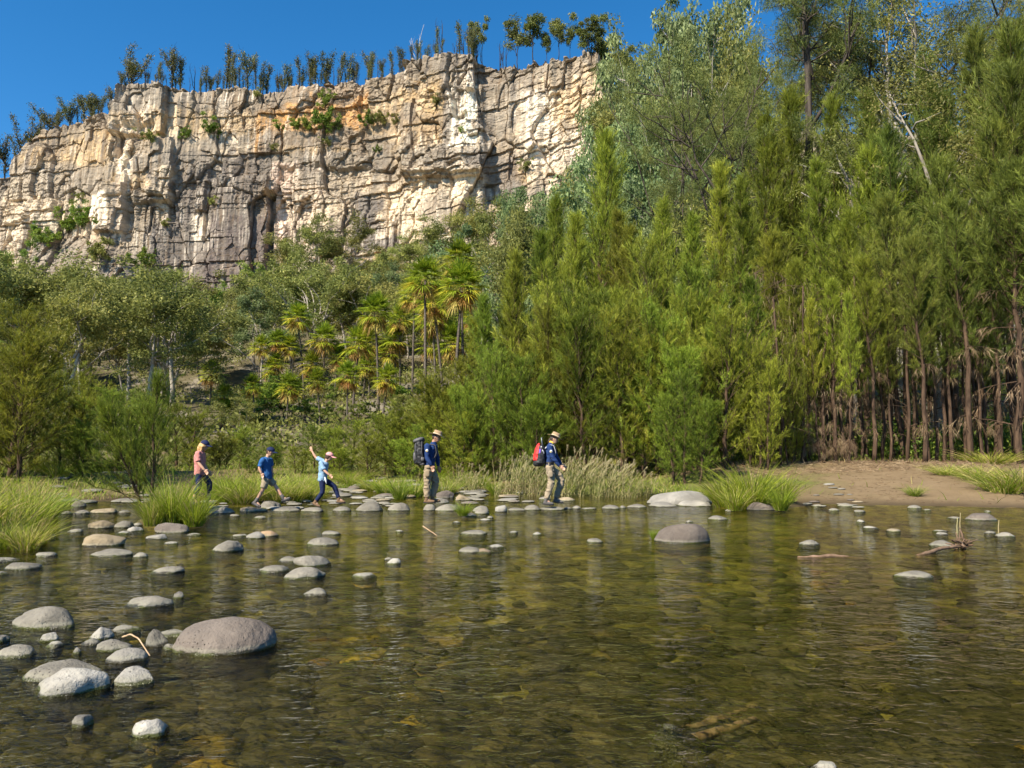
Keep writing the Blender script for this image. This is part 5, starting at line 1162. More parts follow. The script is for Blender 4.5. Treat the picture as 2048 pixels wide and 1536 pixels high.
a, b = gnd(1596, 1118, -.03), gnd(1730, 1112, .0)
stick('driftwood_log', [a, (a + b) / 2 + UP * .02, b - UP * .04], .036, M_drift, 'reddish driftwood log floating half sunk before the sand', 'log')
def root(mb, Q):
    r = np.random.RandomState(3)
    for i in range(26):
        d_ = norm(r.normal(0, 1, 3) + np.array([.3, 0, .5])); l = r.uniform(.08, .22); p = Q[-1] + r.normal(0, .03, 3)
        tube(mb, np.array([p, p + d_ * l * .6, p + d_ * l + r.normal(0, .04, 3)]), [.02, .014, .006], 4)
a, b = gnd(1834, 1109, 0), gnd(1925, 1092, .05)
stick('driftwood_branch', [a - UP * .03, (a + b) / 2 + UP * .02, b], .035, M_drift, 'dark driftwood branch ending in a tangled root ball', 'branch', 6, root)
a, b = gnd(1350, 1488, -.1), gnd(1510, 1440, -.12)
stick('sunken_branch', [a, b], .035, M_twig, 'orange-brown branch lying under the nearest water', 'branch')
a, b = gnd(846, 1057, .03), gnd(874, 1071, .0)
stick('floating_twig', [a + UP * .04, b], .012, M_twig, 'thin pale twig poking from the water below the black-pack ranger')
a = gnd(245, 1280, .12); b = gnd(300, 1312, .12)
stick('bent_twig', [a + UP * .02, a * .7 + b * .3 + UP * .07, a * .4 + b * .6 + UP * .07, b], .007, M_twig, 'bent tan twig resting across the foreground stones')
for px, top, lab in [(1913, 1036, 'dry reed stalk, shorter of the pair by the driftwood'), (1919, 1026, 'dry reed stalk, taller of the pair by the driftwood'), (1996, 1040, 'single thin dry stalk standing past the driftwood')]:
    a = gnd(px, 1066, 0); b = at(px + 2, top, a[1]); stick('reed_stalk', [a - UP * .2, (a + b) / 2, b], .012, M_straw, lab, 'reed', 5)
# ------------------------------------------------------------------ tussocks, reeds, grass
def tuss(px, bot, top, wpx, label, vi=None, group=None, z=None, nm='grass_tussock'):
    a = gnd(px, bot, 0.05 if z is None else z); zg = float(terrain(a[0], a[1])) if z is None else z
    zg = max(zg, 0.0)
    h = (bot - top) / F * a[1]; w = wpx / F * a[1]
    pr = P_tus[vi if vi is not None else RNG.randrange(4)]
    return place(pr, nm, (a[0], a[1], zg), label, 'grass tussock', group, h / .80, max(w / 1.25, .1), RNG.uniform(0, 6.28))
fg = 'big dark-bladed tussock mass on the near bank at the picture edge'
M_fgt = P_tus
for i, (px, bot, top, w, lb_) in enumerate([(22, 1078, 935, 150, 'largest tussock of the near bank, cut by the picture edge'), (75, 1055, 940, 150, 'tussock leaning over the water from the near bank'), (-50, 1085, 920, 200, 'tussock at the outermost edge of the near bank'), (110, 1030, 955, 130, 'tussock behind the one leaning over the water'), (50, 1040, 915, 150, 'tall seedy tussock at the back of the near bank'), (20, 1090, 1000, 120, 'brown trailing tussock at the water under the near bank'), (92, 1078, 1000, 110, 'low tussock at the tip of the near bank'), (70, 1092, 1010, 110, 'tussock drooping into the water at the near bank')]):
    tuss(px - 18, bot, bot - (bot - top) * .80, w * .78, lb_, [3, 0, 1, 0, 3, 3, 1, 3][i], 'tussocks of the near bank')
for i, (px, bot, top, w, lb_) in enumerate([(345, 1046, 945, 105, 'main bright tussock of the small islet'), (388, 1048, 975, 90, 'tussock on the crossing side of the small islet'), (305, 1048, 985, 70, 'low dry tussock on the bank side of the small islet'), (325, 1040, 965, 60, 'straw-coloured tussock around the leaning sapling stem')]):
    tuss(px, bot, top, w, lb_, [0, 2, 1, 3][i], 'tussocks of the islet', .06)
for i, (px, bot, top, w, lb_) in enumerate([(1505, 1012, 925, 130, 'tallest middle tuft of the big bright tussock'), (1450, 1010, 945, 100, 'tuft of the big bright tussock by the pale boulder'), (1562, 1008, 945, 90, 'tuft of the big bright tussock on the sand side'), (1470, 1018, 965, 70, 'low front tuft of the big bright tussock'), (1562, 1018, 972, 60, 'small front tuft beside the dark round boulder')]):
    tuss(px, bot, top, w, lb_, [2, 0, 2, 1, 2][i], 'tufts of the big bright tussock', .05)
tuss(926, 1030, 1003, 46, 'small grass tuft on the crossing between the rangers', 2, None, .05)
tuss(1308, 1078, 1056, 22, 'tiny grass sprig beside the big dome boulder', 2, None, 0)
tuss(1830, 1000, 978, 44, 'lone dark green tuft on the sand edge', 1, None)
row = [(115, 985, 945, 70), (160, 975, 940, 80), (205, 972, 938, 70), (250, 972, 945, 70), (90, 975, 930, 80), (430, 990, 945, 70), (455, 1000, 950, 90), (490, 1002, 948, 100), (520, 998, 950, 90), (560, 1000, 948, 100), (592, 1000, 955, 80), (620, 998, 955, 70), (475, 985, 940, 90), (540, 985, 940, 100), (600, 982, 942, 90), (640, 985, 955, 60), (700, 972, 945, 60), (740, 978, 948, 60), (770, 982, 950, 70), (800, 995, 948, 60), (830, 990, 945, 60), (720, 968, 940, 70), (680, 970, 945, 60), (890, 985, 948, 70), (910, 975, 940, 60), (960, 975, 945, 50), (990, 985, 955, 40), (1000, 968, 940, 60), (880, 970, 935, 70)]
lbs = label_run([(t[0], 'grass tussock') for t in row], [(-99, 300, 'of the bank row behind the near-bank tussock'), (300, 470, 'beside the woman in pink'), (470, 640, 'in the thick row behind the boy'), (640, 850, 'behind the girl and the two-humped stone'), (850, 3000, 'on the bank between the two rangers')], '{ad} {seg}')
for t, l_ in zip(row, lbs): tuss(*t, l_, None, 'tussocks along the far waterline')
sr = [(1900, 985, 960, 90), (1960, 990, 955, 110), (2010, 1000, 950, 120), (2050, 1000, 935, 130), (1985, 975, 940, 110)]
lbs = label_run([(t[0], 'trailing grass clump') for t in sr], [(-99, 3000, 'on the shaded end of the sand bank')], '{ad} {seg}')
for t, l_ in zip(sr, lbs): tuss(*t, l_, 3, 'grass clumps at the shaded end of the sand')
rd = [(925, 975, 905), (948, 978, 900), (1010, 985, 890), (1035, 985, 880), (1060, 985, 875), (1090, 985, 880), (1120, 986, 885), (1150, 986, 870), (1175, 986, 865), (1200, 987, 880), (1225, 986, 880), (1250, 988, 890), (1040, 975, 870), (1140, 975, 862), (1185, 972, 870), (1230, 975, 900), (690, 965, 925), (730, 965, 920), (1075, 978, 900), (1280, 985, 915)]
lbs = label_run([(t[0], 'straw-coloured reed clump') for t in rd], [(-99, 800, 'behind the girl in pink cap'), (800, 1000, 'beside the ranger with black pack'), (1000, 1110, 'behind the ranger with red pack'), (1110, 1215, 'in front of the red-pack ranger'), (1215, 3000, 'near the pale bank boulder')], '{ad} {seg}')
for (px, bot, top), l_ in zip(rd, lbs):
    a = gnd(px, bot, 0.1); zg = max(0, float(terrain(a[0], a[1]))); h = (bot - top) / F * a[1] * .66
    place(P_reed[RNG.randrange(3)], 'reed_clump', (a[0], a[1], zg), l_, 'reeds', 'reeds on the far bank', h / 1.6, max(h / 1.6, .75), RNG.uniform(-.4, .4))
# ---------------- uncounted ground cover
r = np.random.RandomState(88); mb = MB(); n_ = 60000
px = r.uniform(-200, 2250, n_); Yg = 19 + r.rand(n_) ** 1.3 * 24; x = (px - 1024) / F * Yg; z = terrain(x, Yg)
sandy = (x > 5.5) & (Yg < 29.5) & (r.rand(n_) < .985); ok = (z > .03) & ~sandy & (fbm(x * .7, Yg * .7, 91, 3) > .36)
trail = (np.abs(x - .2) < .8) & (Yg < 30) & (r.rand(n_) < .9); ok &= ~trail
x, Yg, z = x[ok], Yg[ok], z[ok]; k = len(x)
D_ = norm(np.stack([r.normal(0, .4, k), r.normal(0, .4, k), np.ones(k)], -1)); L = r.uniform(.15, .42, k)
blades(mb, np.stack([x, Yg, z - .02], -1), D_, norm(r.normal(0, 1, (k, 3))) * np.array([1, 1, 0]) * (L * .5)[:, None] - UP * (L * .2)[:, None], L, .022, np.where(r.rand(k) < .25, .95, r.rand(k) * .8), r, 2)
tag(mb.build('bank_grass', M_grass), 'short green and straw grass covering the far bank', 'grass', None, 'stuff')
mb = MB(); n_ = 900; px = r.uniform(1480, 2200, n_); Yg = r.uniform(30.5, 42, n_); x = (px - 1024) / F * Yg; z = terrain(x, Yg); per = 60
P = np.stack([x, Yg, z + .45], -1)[:, None] + r.normal(0, 1, (n_, per, 3)) * np.array([.4, .4, .42]); P[..., 2] = np.maximum(P[..., 2], z[:, None])
leaves(mb, P.reshape(-1, 3), norm(r.normal(0, 1, (n_ * per, 3)) + UP * .6), r.uniform(.12, .24, n_ * per), .06, r.rand(n_ * per), r)
tag(mb.build('forest_undergrowth', M_lush), 'bright green leafy undergrowth behind the shaded she-oak stems', 'undergrowth', None, 'stuff')
mb = MB(); n_ = 5600; px = r.uniform(-250, 2300, n_); Yg = 36 + r.rand(n_) ** .8 * 172; x = (px - 1024) / F * Yg; z = terrain(x, Yg); per = 46
gap = (np.abs(px - 395) < 45) & (Yg < 105) & (r.rand(n_) < .6); keep = ~gap & (fbm(x / 9, Yg / 9, 44, 3) > .26); x, Yg, z = x[keep], Yg[keep], z[keep]; n_ = len(x)
sz = r.uniform(.5, 1.3, n_)
P = np.stack([x, Yg, z + sz * .5], -1)[:, None] + r.normal(0, 1, (n_, per, 3)) * sz[:, None, None] * np.array([.62, .62, .42]); P[..., 2] = np.maximum(P[..., 2], z[:, None] - .2)
leaves(mb, P.reshape(-1, 3), norm(r.normal(0, 1, (n_ * per, 3)) + UP * .3), r.uniform(.2, .42, n_ * per), .15, np.clip(np.repeat(r.rand(n_) * .6, per) + r.rand(n_ * per) * .4, 0, 1), r)
tag(mb.build('slope_undergrowth', M_gum), 'low olive scrub covering the slope under the forest trees', 'undergrowth', None, 'stuff')
mb = MB(); n_ = 9000; px = r.uniform(1400, 2150, n_); Yg = 25.5 + r.rand(n_) ** .9 * 8; x = (px - 1024) / F * Yg; z = terrain(x, Yg)
needles(mb, np.stack([x, Yg, z + r.rand(n_) * .05], -1), norm(np.stack([r.normal(0, 1, n_), r.normal(0, 1, n_), r.normal(0, .22, n_) + .1], -1)), r.uniform(.1, .45, n_), .014, r.rand(n_), r)
n_ = 2200; x = r.uniform(6.5, 17, n_); Yg = r.uniform(19.5, 27, n_); z = terrain(x, Yg); ok = (z > .04) & (fbm(x * .8, Yg * .8, 23, 3) > .47); x, Yg, z = x[ok], Yg[ok], z[ok]; k = len(x)
needles(mb, np.stack([x, Yg, z + .012], -1), norm(np.stack([r.normal(0, 1, k), r.normal(0, 1, k), r.normal(0, .06, k)], -1)), r.uniform(.06, .3, k), .012, r.rand(k) * .6, r)
tag(mb.build('leaf_litter', M_dead), 'brown fallen needles and twigs beneath the she-oaks', 'litter', None, 'stuff')
# ------------------------------------------------------------------ people crossing on the stones
M_skin = plain('skin', (0.52, 0.30, 0.20), .55, .10, 40, .35, .05)
M_skin2 = plain('tanned_skin', (0.40, 0.215, 0.135), .55, .10, 40, .35, .05)
M_blond = plain('blond_hair', (0.50, 0.31, 0.13), .5, .35, 60, .4, .6)
M_brownhair = plain('brown_hair', (0.055, 0.032, 0.02), .5, .35, 60, .4, .6)
M_navy = plain('navy_cloth', (0.02, 0.042, 0.125), .85, .22, 14, .1, .5)
M_navyd = plain('dark_navy_cloth', (0.015, 0.022, 0.065), .8, .2, 14, .15, .5)
M_tee = plain('blue_tee_cloth', (0.03, 0.10, 0.25), .85, .2, 14, .1, .5)
M_light = plain('pale_blue_cloth', (0.22, 0.34, 0.46), .85, .25, 10, .1, .5)
M_pink = plain('dusty_pink_cloth', (0.50, 0.205, 0.185), .85, .15, 14, .1, .5)
M_pinkcap = plain('pink_cap_cloth', (0.66, 0.30, 0.29), .8, .1, 20, .1, .2)
M_khaki = plain('khaki_cloth', (0.28, 0.215, 0.14), .9, .15, 12, .1, .6)
M_stone = plain('stone_cloth', (0.30, 0.24, 0.165), .9, .15, 12, .1, .6)
M_felt = plain('felt_hat', (0.32, 0.22, 0.13), .9, .12, 30, .1, .2)
M_band = plain('hat_band', (0.50, 0.41, 0.29), .85, .1, 30, .1, .2)
M_black = plain('black_nylon', (0.022, 0.022, 0.024), .6, .4, 25, .35, .5)
M_greyn = plain('grey_nylon', (0.10, 0.095, 0.095), .6, .3, 25, .35, .5)
M_red = plain('red_nylon', (0.62, 0.035, 0.03), .55, .15, 25, .35, .4)
M_purple = plain('purple_strap', (0.15, 0.06, 0.38), .6, .15, 30, .3, .2)
M_silver = plain('pale_strap', (0.50, 0.50, 0.50), .6, .15, 30, .3, .2)
M_boot = plain('brown_boot', (0.17, 0.105, 0.06), .75, .25, 30, .2, .5)
M_greyboot = plain('grey_shoe', (0.11, 0.10, 0.095), .75, .3, 30, .2, .5)
M_white = plain('white_cloth', (0.72, 0.72, 0.70), .85, .08, 30, .1, .2)
M_eye = plain('eye', (0.02, 0.015, 0.012), .2, .1, 30, .5, 0)
M_yellow = plain('badge_yellow', (0.62, 0.42, 0.05), .7, .1, 30, .2, .1)
M_pole = plain('pole_metal', (0.16, 0.16, 0.17), .4, .2, 30, .5, .1, .6)
LAT = np.array([0, 1.0, 0])
def loft(mb, pts, a, b=None, k=16, tint=.5):
    pts = np.asarray(pts, float); n = len(pts)
    a = np.broadcast_to(np.asarray(a, float), (n,)); b = a if b is None else np.broadcast_to(np.asarray(b, float), (n,))
    t = norm(np.gradient(pts, axis=0)); lat = norm(LAT - (t @ LAT)[:, None] * t); dep = np.cross(t, lat)
    th = np.arange(k) * 2 * math.pi / k
    v = pts[:, None] + a[:, None, None] * np.cos(th)[None, :, None] * lat[:, None] + b[:, None, None] * np.sin(th)[None, :, None] * dep[:, None]
    i = np.arange(n - 1)[:, None] * k; j = np.arange(k)[None]; j2 = (j + 1) % k
    q = np.stack([i + j, i + j2, i + k + j2, i + k + j], -1).reshape(-1, 4)
    v = np.vstack([v.reshape(-1, 3), pts[0] - t[0] * min(a[0], b[0]) * .5, pts[-1] + t[-1] * min(a[-1], b[-1]) * .5])
    jj = np.arange(k); c0 = n * k; b0 = (n - 1) * k
    f3 = np.vstack([np.stack([np.full(k, c0), (jj + 1) % k, jj], -1), np.stack([np.full(k, c0 + 1), b0 + jj, b0 + (jj + 1) % k], -1)])
    mb.add(v, f3, q, tint)
def curve(pts, n=9):
    """smooth path through joints"""
    P = np.asarray(pts, float); m = len(P); tt = np.linspace(0, m - 1, n); out = []
    for x in tt:
        i = min(int(x), m - 2); f = x - i
        p0 = P[max(i - 1, 0)]; p1 = P[i]; p2 = P[i + 1]; p3 = P[min(i + 2, m - 1)]
        c = .5 * ((2 * p1) + (-p0 + p2) * f + (2 * p0 - 5 * p1 + 4 * p2 - p3) * f * f + (-p0 + 3 * p1 - 3 * p2 + p3) * f ** 3)
        l = p1 * (1 - f) + p2 * f
        out.append(.45 * c + .55 * l)
    return np.array(out)
def limb(mb, pts, rad, n=9, k=14, flat=None):
    r = np.interp(np.linspace(0, len(pts) - 1, n), np.linspace(0, len(pts) - 1, len(rad)), rad)
    loft(mb, curve(pts, n), r, r if flat is None else r * flat, k)
def ell(mb, c, r, rot=0.0, pw=1.0, sub=3, yaw=0.0):
    """ellipsoid turned by rot about the sideways axis (positive: nose down)"""
    v, f = ICO[sub]
    if pw != 1.0: v = np.sign(v) * np.abs(v) ** pw
    v = v * np.asarray(r); c_, s_ = math.cos(rot), math.sin(rot)
    v = v @ np.array([[c_, 0, -s_], [0, 1, 0], [s_, 0, c_]])
    mb.add(v + np.asarray(c), f, None, .5)
def fused(name, mb, vox, mat, parent, smooth_it=2, disp=0.0):
    o = link('tmp_' + name, mb.mesh('tmp_' + name, mat, True))
    md = o.modifiers.new('r', 'REMESH'); md.mode = 'VOXEL'; md.voxel_size = vox; md.use_smooth_shade = True
    if smooth_it: s_ = o.modifiers.new('s', 'SMOOTH'); s_.iterations = smooth_it; s_.factor = .5
    dg = bpy.context.evaluated_depsgraph_get(); dg.update()
    me = bpy.data.meshes.new_from_object(o.evaluated_get(dg)); me.name = name
    old = o.data; bpy.data.objects.remove(o); bpy.data.meshes.remove(old)
    if disp:
        nv = len(me.vertices); co_ = np.empty(nv * 3, np.float32); me.vertices.foreach_get('co', co_); co_ = co_.reshape(-1, 3)
        nn_ = np.empty(nv * 3, np.float32); me.vertices.foreach_get('normal', nn_); nn_ = nn_.reshape(-1, 3)
        w = vnoise3(co_[:, 0] * 22 + co_[:, 2] * 8, co_[:, 1] * 22, co_[:, 2] * 26, 5) - .5
        w += .6 * (vnoise3(co_[:, 0] * 10, co_[:, 1] * 10, co_[:, 2] * 13 + co_[:, 0] * 9, 6) - .5)
        me.vertices.foreach_set('co', (co_ + nn_ * (w * disp)[:, None]).astype(np.float32).ravel()); me.update()
    if not me.materials: me.materials.append(mat)
    return link(name, me, parent)
def hand(mb, w, d, s, curl=.5, side=-1, open_=False):
    d = norm(np.asarray(d, float)); nrm = LAT * side; sp_ = norm(np.cross(d, LAT)); nrm = np.cross(sp_, d) * (1 if np.dot(np.cross(sp_, d), LAT * side) > 0 else -1)
    pal = w + d * .045 * s
    v, f = ICO[3]; M_ = np.stack([d * .052 * s, sp_ * .040 * s, nrm * .017 * s]); mb.add(v @ M_ + pal, f, None, .5)
    for i, (o_, l) in enumerate([(-.029, .062), (-.010, .074), (.010, .070), (.028, .054)]):
        b0 = w + d * .082 * s + sp_ * o_ * s; fan = sp_ * o_ * (3.5 if open_ else .6)
        c = curl * (1 + .12 * i)
        d1 = norm(d + fan - nrm * c * .5); d2 = norm(d + fan - nrm * c * 1.4)
        P = np.array([b0 - d * .02 * s, b0, b0 + d1 * l * .5 * s, b0 + (d1 * .5 + d2 * .5) * l * s])
        limb(mb, P, [.0095 * s, .0095 * s, .0088 * s, .0075 * s], 7, 8)
    b0 = w + d * .022 * s + sp_ * .032 * s; d1 = norm(sp_ * .8 + d * .7 - nrm * .25)
    limb(mb, np.array([b0, b0 + d1 * .03 * s, b0 + norm(d1 + d * .5) * .058 * s]), [.012 * s, .0105 * s, .0085 * s], 6, 8)
def person(ox, Y0, J, s, label, feet_z=None):
    """J: joints in zoomed photo pixels (x, y, sideways offset in m); the figure is placed where those pixels fall at depth Y0"""
    foot = min((J['footN'], J['footF']), key=lambda q: -q[1])
    def W_(q): return at(ox + q[0] / 4.551, 830 + q[1] / 4.551, Y0 + (q[2] if len(q) > 2 else 0.0))
    rt = W_((foot[0], foot[1])); root = empty('person', tuple(rt), label, 'person', 'people crossing the stepping stones')
    return root, {k: W_(q) - rt for k, q in J.items()}
def body(root, p, s, skin, tilt, eyes=True, shortsleeve=True, face_yaw=0.0, curlN=.5, openF=False, bare_legs=True):
    mb = MB()
    hd = p['head']; c, sn = math.cos(tilt), math.sin(tilt)
    fw = np.array([c, -.18, -sn]); fw = norm(fw); upv = norm(np.array([sn, 0, c])); lt = np.cross(upv, fw)
    ell(mb, hd, (.094 * s, .076 * s, .112 * s), tilt)
    ell(mb, hd + fw * .030 * s - upv * .052 * s, (.060 * s, .055 * s, .066 * s), tilt)          # jaw
    ell(mb, hd + fw * .095 * s - upv * .018 * s, (.017 * s, .012 * s, .021 * s), tilt)          # nose
    ell(mb, hd + fw * .080 * s + upv * .022 * s, (.018 * s, .050 * s, .010 * s), tilt)          # brow
    ell(mb, hd + fw * .083 * s - upv * .058 * s, (.011 * s, .022 * s, .007 * s), tilt)          # lips
    for q in (-1, 1): ell(mb, hd + lt * q * .077 * s - fw * .008 * s - upv * .012 * s, (.017 * s, .009 * s, .030 * s), tilt)  # ears
    limb(mb, [p['neck'], (p['neck'] + hd) / 2 - fw * .012, hd - upv * .05 * s], [.056 * s, .052 * s, .055 * s])
    pel, ch, nk = p['hip'], p['chest'], p['neck']
    loft(mb, curve([pel - UP * .05 * s, pel + UP * .04 * s, (pel * .55 + ch * .45), ch, (ch * .35 + nk * .65), nk], 11), np.interp(np.linspace(0, 5, 11), range(6), [.13 * s, .145 * s, .125 * s, .155 * s, .13 * s, .055 * s]), np.interp(np.linspace(0, 5, 11), range(6), [.09 * s, .105 * s, .09 * s, .11 * s, .08 * s, .055 * s]))
    for q in 'NF':
        limb(mb, [p['sh' + q], p['el' + q], p['wr' + q]], [.052 * s, .045 * s, .038 * s, .036 * s, .027 * s], 11)
        hand(mb, p['wr' + q], p['hand' + q] - p['wr' + q], s, curlN if q == 'N' else (.12 if openF else .5), 1 if q == 'N' else -1, openF and q == 'F')
        hp = pel + LAT * (-.085 if q == 'N' else .085) * s
        limb(mb, [hp, p['kn' + q], p['an' + q]], [.082 * s, .070 * s, .054 * s, .050 * s, .034 * s], 13)
        ft = p['foot' + q]; limb(mb, [p['an' + q], p['an' + q] * .5 + ft * .5, ft], [.034 * s, .035 * s, .028 * s], 6)
    b = fused('body', mb, .0078 * max(s, .85), skin, root, 1)
    for q in (-1, 1):
        e = MB(); ell(e, hd + fw * .083 * s + lt * q * .030 * s + upv * .004 * s, (.008 * s, .011 * s, .007 * s), tilt, 1, 3); e.build('eye', M_eye, root, True)
    return fw, upv, lt
def shirt(root, p, s, mat, long_=False, hem=0.0, name='shirt', loose=1.0, collar=False):
    mb = MB(); pel, ch, nk = p['hip'], p['chest'], p['neck']
    st = [pel - UP * hem, pel + UP * .06 * s, pel * .5 + ch * .5, ch, ch * .4 + nk * .6, nk - UP * .01]
    loft(mb, curve(st, 13), np.interp(np.linspace(0, 5, 13), range(6), [x * s for x in (.165, .165, .155, .175, .16, .075)]) * loose, np.interp(np.linspace(0, 5, 13), range(6), [x * s for x in (.128, .125, .118, .128, .105, .075)]) * loose)
    for q in 'NF':
        sh, el_, wr = p['sh' + q], p['el' + q], p['wr' + q]
        ell(mb, sh, (.075 * s, .070 * s, .075 * s))
        if long_: limb(mb, [sh, el_, wr * .93 + el_ * .07], [.070 * s, .062 * s, .053 * s, .050 * s, .040 * s], 12)
        else: limb(mb, [sh, sh * .35 + el_ * .65, sh * .12 + el_ * .88], [.072 * s, .068 * s, .066 * s], 8)
    if collar: limb(mb, [nk - UP * .02, nk + UP * .03 * s], [.075 * s, .066 * s], 5)
    return fused(name, mb, .010, mat, root, 1, .016)
def trousers(root, p, s, mat, to=1.0, name='trousers', fit=1.0, wr=.016):
    mb = MB(); pel = p['hip']
    loft(mb, curve([pel - UP * .10 * s, pel, pel + UP * .09 * s], 6), np.interp(np.linspace(0, 2, 6), range(3), [.13 * s, .158 * s, .148 * s]), np.interp(np.linspace(0, 2, 6), range(3), [.10 * s, .118 * s, .108 * s]))
    for q in 'NF':
        hp = pel + LAT * (-.082 if q == 'N' else .082) * s - UP * .01
        kn, an = p['kn' + q], p['an' + q]
        if to < .6:
            limb(mb, [hp, hp * .5 + kn * .5, hp * .03 + kn * .97], [.102 * s, .098 * s, .092 * s], 9)
        else:
            e = kn * (1 - to) + an * to
            limb(mb, [hp, kn, e], [x * s * fit for x in (.102, .090, .076, .070, .064)], 15)
    return fused(name, mb, .010, mat, root, 1, wr)
def shoes(root, p, s, mat, pitch=(0, 0), name='boot'):
    for q, pt in zip('NF', pitch):
        mb = MB(); an, ft = p['an' + q], p['foot' + q]
        d = norm(np.array([math.cos(pt), -.12, -math.sin(pt)])); u = norm(np.array([math.sin(pt), 0, math.cos(pt)]))
        heel = an - u * .075 * s - d * .035 * s
        limb(mb, [an + u * .05 * s, an - u * .02 * s, heel + d * .03 * s + u * .02], [.050 * s, .050 * s, .045 * s], 6)
        loft(mb, [heel - d * .02 * s, heel + d * .06 * s, heel + d * .15 * s, heel + d * .215 * s], [.036 * s, .043 * s, .050 * s, .036 * s], [.034 * s, .045 * s, .038 * s, .026 * s])
        b = fused(name, mb, .009, mat, root, 1)
        sl_ = MB(); loft(sl_, [heel - d * .045 * s - u * .032 * s, heel + d * .06 * s - u * .036 * s, heel + d * .16 * s - u * .034 * s, heel + d * .235 * s - u * .026 * s], [.036 * s, .042 * s, .052 * s, .034 * s], [.012 * s] * 4)
        sl_.build('sole', M_black, b, True)
def cap(root, p, s, fw, upv, lt, mat, tilt):
    mb = MB(); hd = p['head']
    v, f = ICO[4]; vv = v[:, :] * np.array([.106, .090, .088]) * s; vv[:, 2] = np.where(v[:, 2] < 0, vv[:, 2] * .15, vv[:, 2])
    c, sn = math.cos(tilt), math.sin(tilt); Rm = np.array([[c, 0, -sn], [0, 1, 0], [sn, 0, c]])
    mb.add(vv @ Rm + hd + upv * .042 * s, f, None, .5); ob = mb.build('cap', mat, root, True)
    b = MB(); vv = v * np.array([.085, .072, .010]) * s; vv[:, 2] -= (vv[:, 1] / (.072 * s)) ** 2 * .016 * s
    b.add(vv @ Rm + hd + upv * .040 * s + fw * .125 * s, f, None, .5); b.build('brim', mat, ob, True)
    k = MB(); ell(k, hd + upv * .130 * s, (.010 * s, .010 * s, .006 * s)); k.build('button', mat, ob, True)
def hat(root, p, s, fw, upv, tilt):
    hd = p['head'] + upv * .058 * s; k = 28; th = np.arange(k) * 2 * math.pi / k
    fd = norm(np.array([math.cos(tilt), -.15, -math.sin(tilt)])); ld = norm(np.cross(upv, fd)); fd = np.cross(ld, upv)
    def lathe(name, prof, mat, parent, dent=0.0):
        mb = MB(); rows = []
        for r, z in prof:
            zz = z + (dent * np.abs(np.sin(th)) ** 2 * (1 if r > .12 else 0)) * r
            rr_ = r * s * (1 + .10 * np.cos(th) ** 2)
            rows.append(hd + (rr_ * np.cos(th))[:, None] * fd + (rr_ * .92 * np.sin(th))[:, None] * ld + (zz * s)[:, None] * upv if np.ndim(zz) else hd + (rr_ * np.cos(th))[:, None] * fd + (rr_ * .92 * np.sin(th))[:, None] * ld + z * s * upv)
        n_ = len(rows); v = np.concatenate(rows); i = np.arange(n_ - 1)[:, None] * k; j = np.arange(k)[None]; j2 = (j + 1) % k
        mb.add(v, None, np.stack([i + j, i + j2, i + k + j2, i + k + j], -1).reshape(-1, 4)); return mb.build(name, mat, parent, True)
    h = lathe('hat', [(.001, -.004), (.094, -.006), (.135, -.014), (.175, -.022), (.177, -.016), (.135, -.006), (.097, .004), (.093, .05), (.084, .098), (.066, .108), (.04, .100), (.001, .092)], M_felt, root, .22)
    lathe('hat_band', [(.0985, .006), (.0985, .034), (.0965, .036)], M_band, h)
def straps(root, p, s, mat, name='shoulder_strap'):
    for q, y in (('N', -.115), ('F', .115)):
        mb = MB(); ch, nk, hp = p['chest'], p['neck'], p['hip']
        ax = norm(nk - hp); fd = norm(np.cross(LAT, ax))
        P = [ch - fd * .13 * s + ax * .05 * s, nk - ax * .035 * s - fd * .06 * s, nk - ax * .04 * s + fd * .05 * s, ch + fd * .135 * s, ch - ax * .12 * s + fd * .115 * s, ch - ax * .22 * s - fd * .02 * s]
        loft(mb, curve([a + LAT * y * s for a in P], 16), .026, .009, 8); mb.build(name, mat, root, True)
def badge(root, p, s):
    c = p['shN'] * .62 + p['elN'] * .38 + np.array([0.0, -.072 * s, 0])
    mb = MB(); ell(mb, c, (.030, .010, .036), 0, 1, 3); b = mb.build('shoulder_badge', M_white, root, True)
    mb = MB(); ell(mb, c + np.array([-.006, -.006, -.010]), (.020, .008, .016), .3, 1, 3); mb.build('badge_emblem', M_yellow, b, True)
    mb = MB(); ell(mb, c + np.array([.002, -.008, .006]), (.009, .006, .015), .5, 1, 3); mb.build('badge_emblem', M_navyd, b, True)
# ---- ranger with the black pack (zoom 2: origin 780)
Yp = 18.62
J = dict(head=(424, 203), neck=(398, 258), chest=(375, 330), hip=(358, 462), shN=(340, 285, -.19), shF=(405, 290, .19), elN=(338, 390, -.24), elF=(432, 395, .22), wrN=(378, 462, -.24), wrF=(442, 470, .22), handN=(392, 500, -.24), handF=(450, 510, .22), knN=(338, 612, -.09), knF=(412, 615, .10), anN=(336, 755, -.10), anF=(385, 748, .10), footN=(370, 796, -.10), footF=(420, 790, .10))
root, p = person(780, Yp, J, 1, 'person in khaki hat and navy shirt carrying a big black backpack')
fw, upv, lt = body(root, p, 1.0, M_skin2, .30)
shirt(root, p, 1.0, M_navy, True, 0, 'shirt', .98, True); trousers(root, p, 1.0, M_khaki, .93, 'trousers', 1.12, .034); shoes(root, p, 1.0, M_boot, (.02, .02)); hat(root, p, 1.0, fw, upv, .22); badge(root, p, 1.0)
h = MB(); ell(h, p['head'] - fw * .020 + upv * .012, (.092, .081, .105), .3); h.build('hair', M_brownhair, root, True)
g_ = MB(); ell(g_, p['head'] + fw * .086 + upv * .006, (.016, .062, .014), .3); g_.build('sunglasses', M_black, root, True)
def at2(zx, zy, dy=0.0, ox=780): return at(ox + zx / 4.551, 830 + zy / 4.551, Yp + dy) - np.array(root.location)
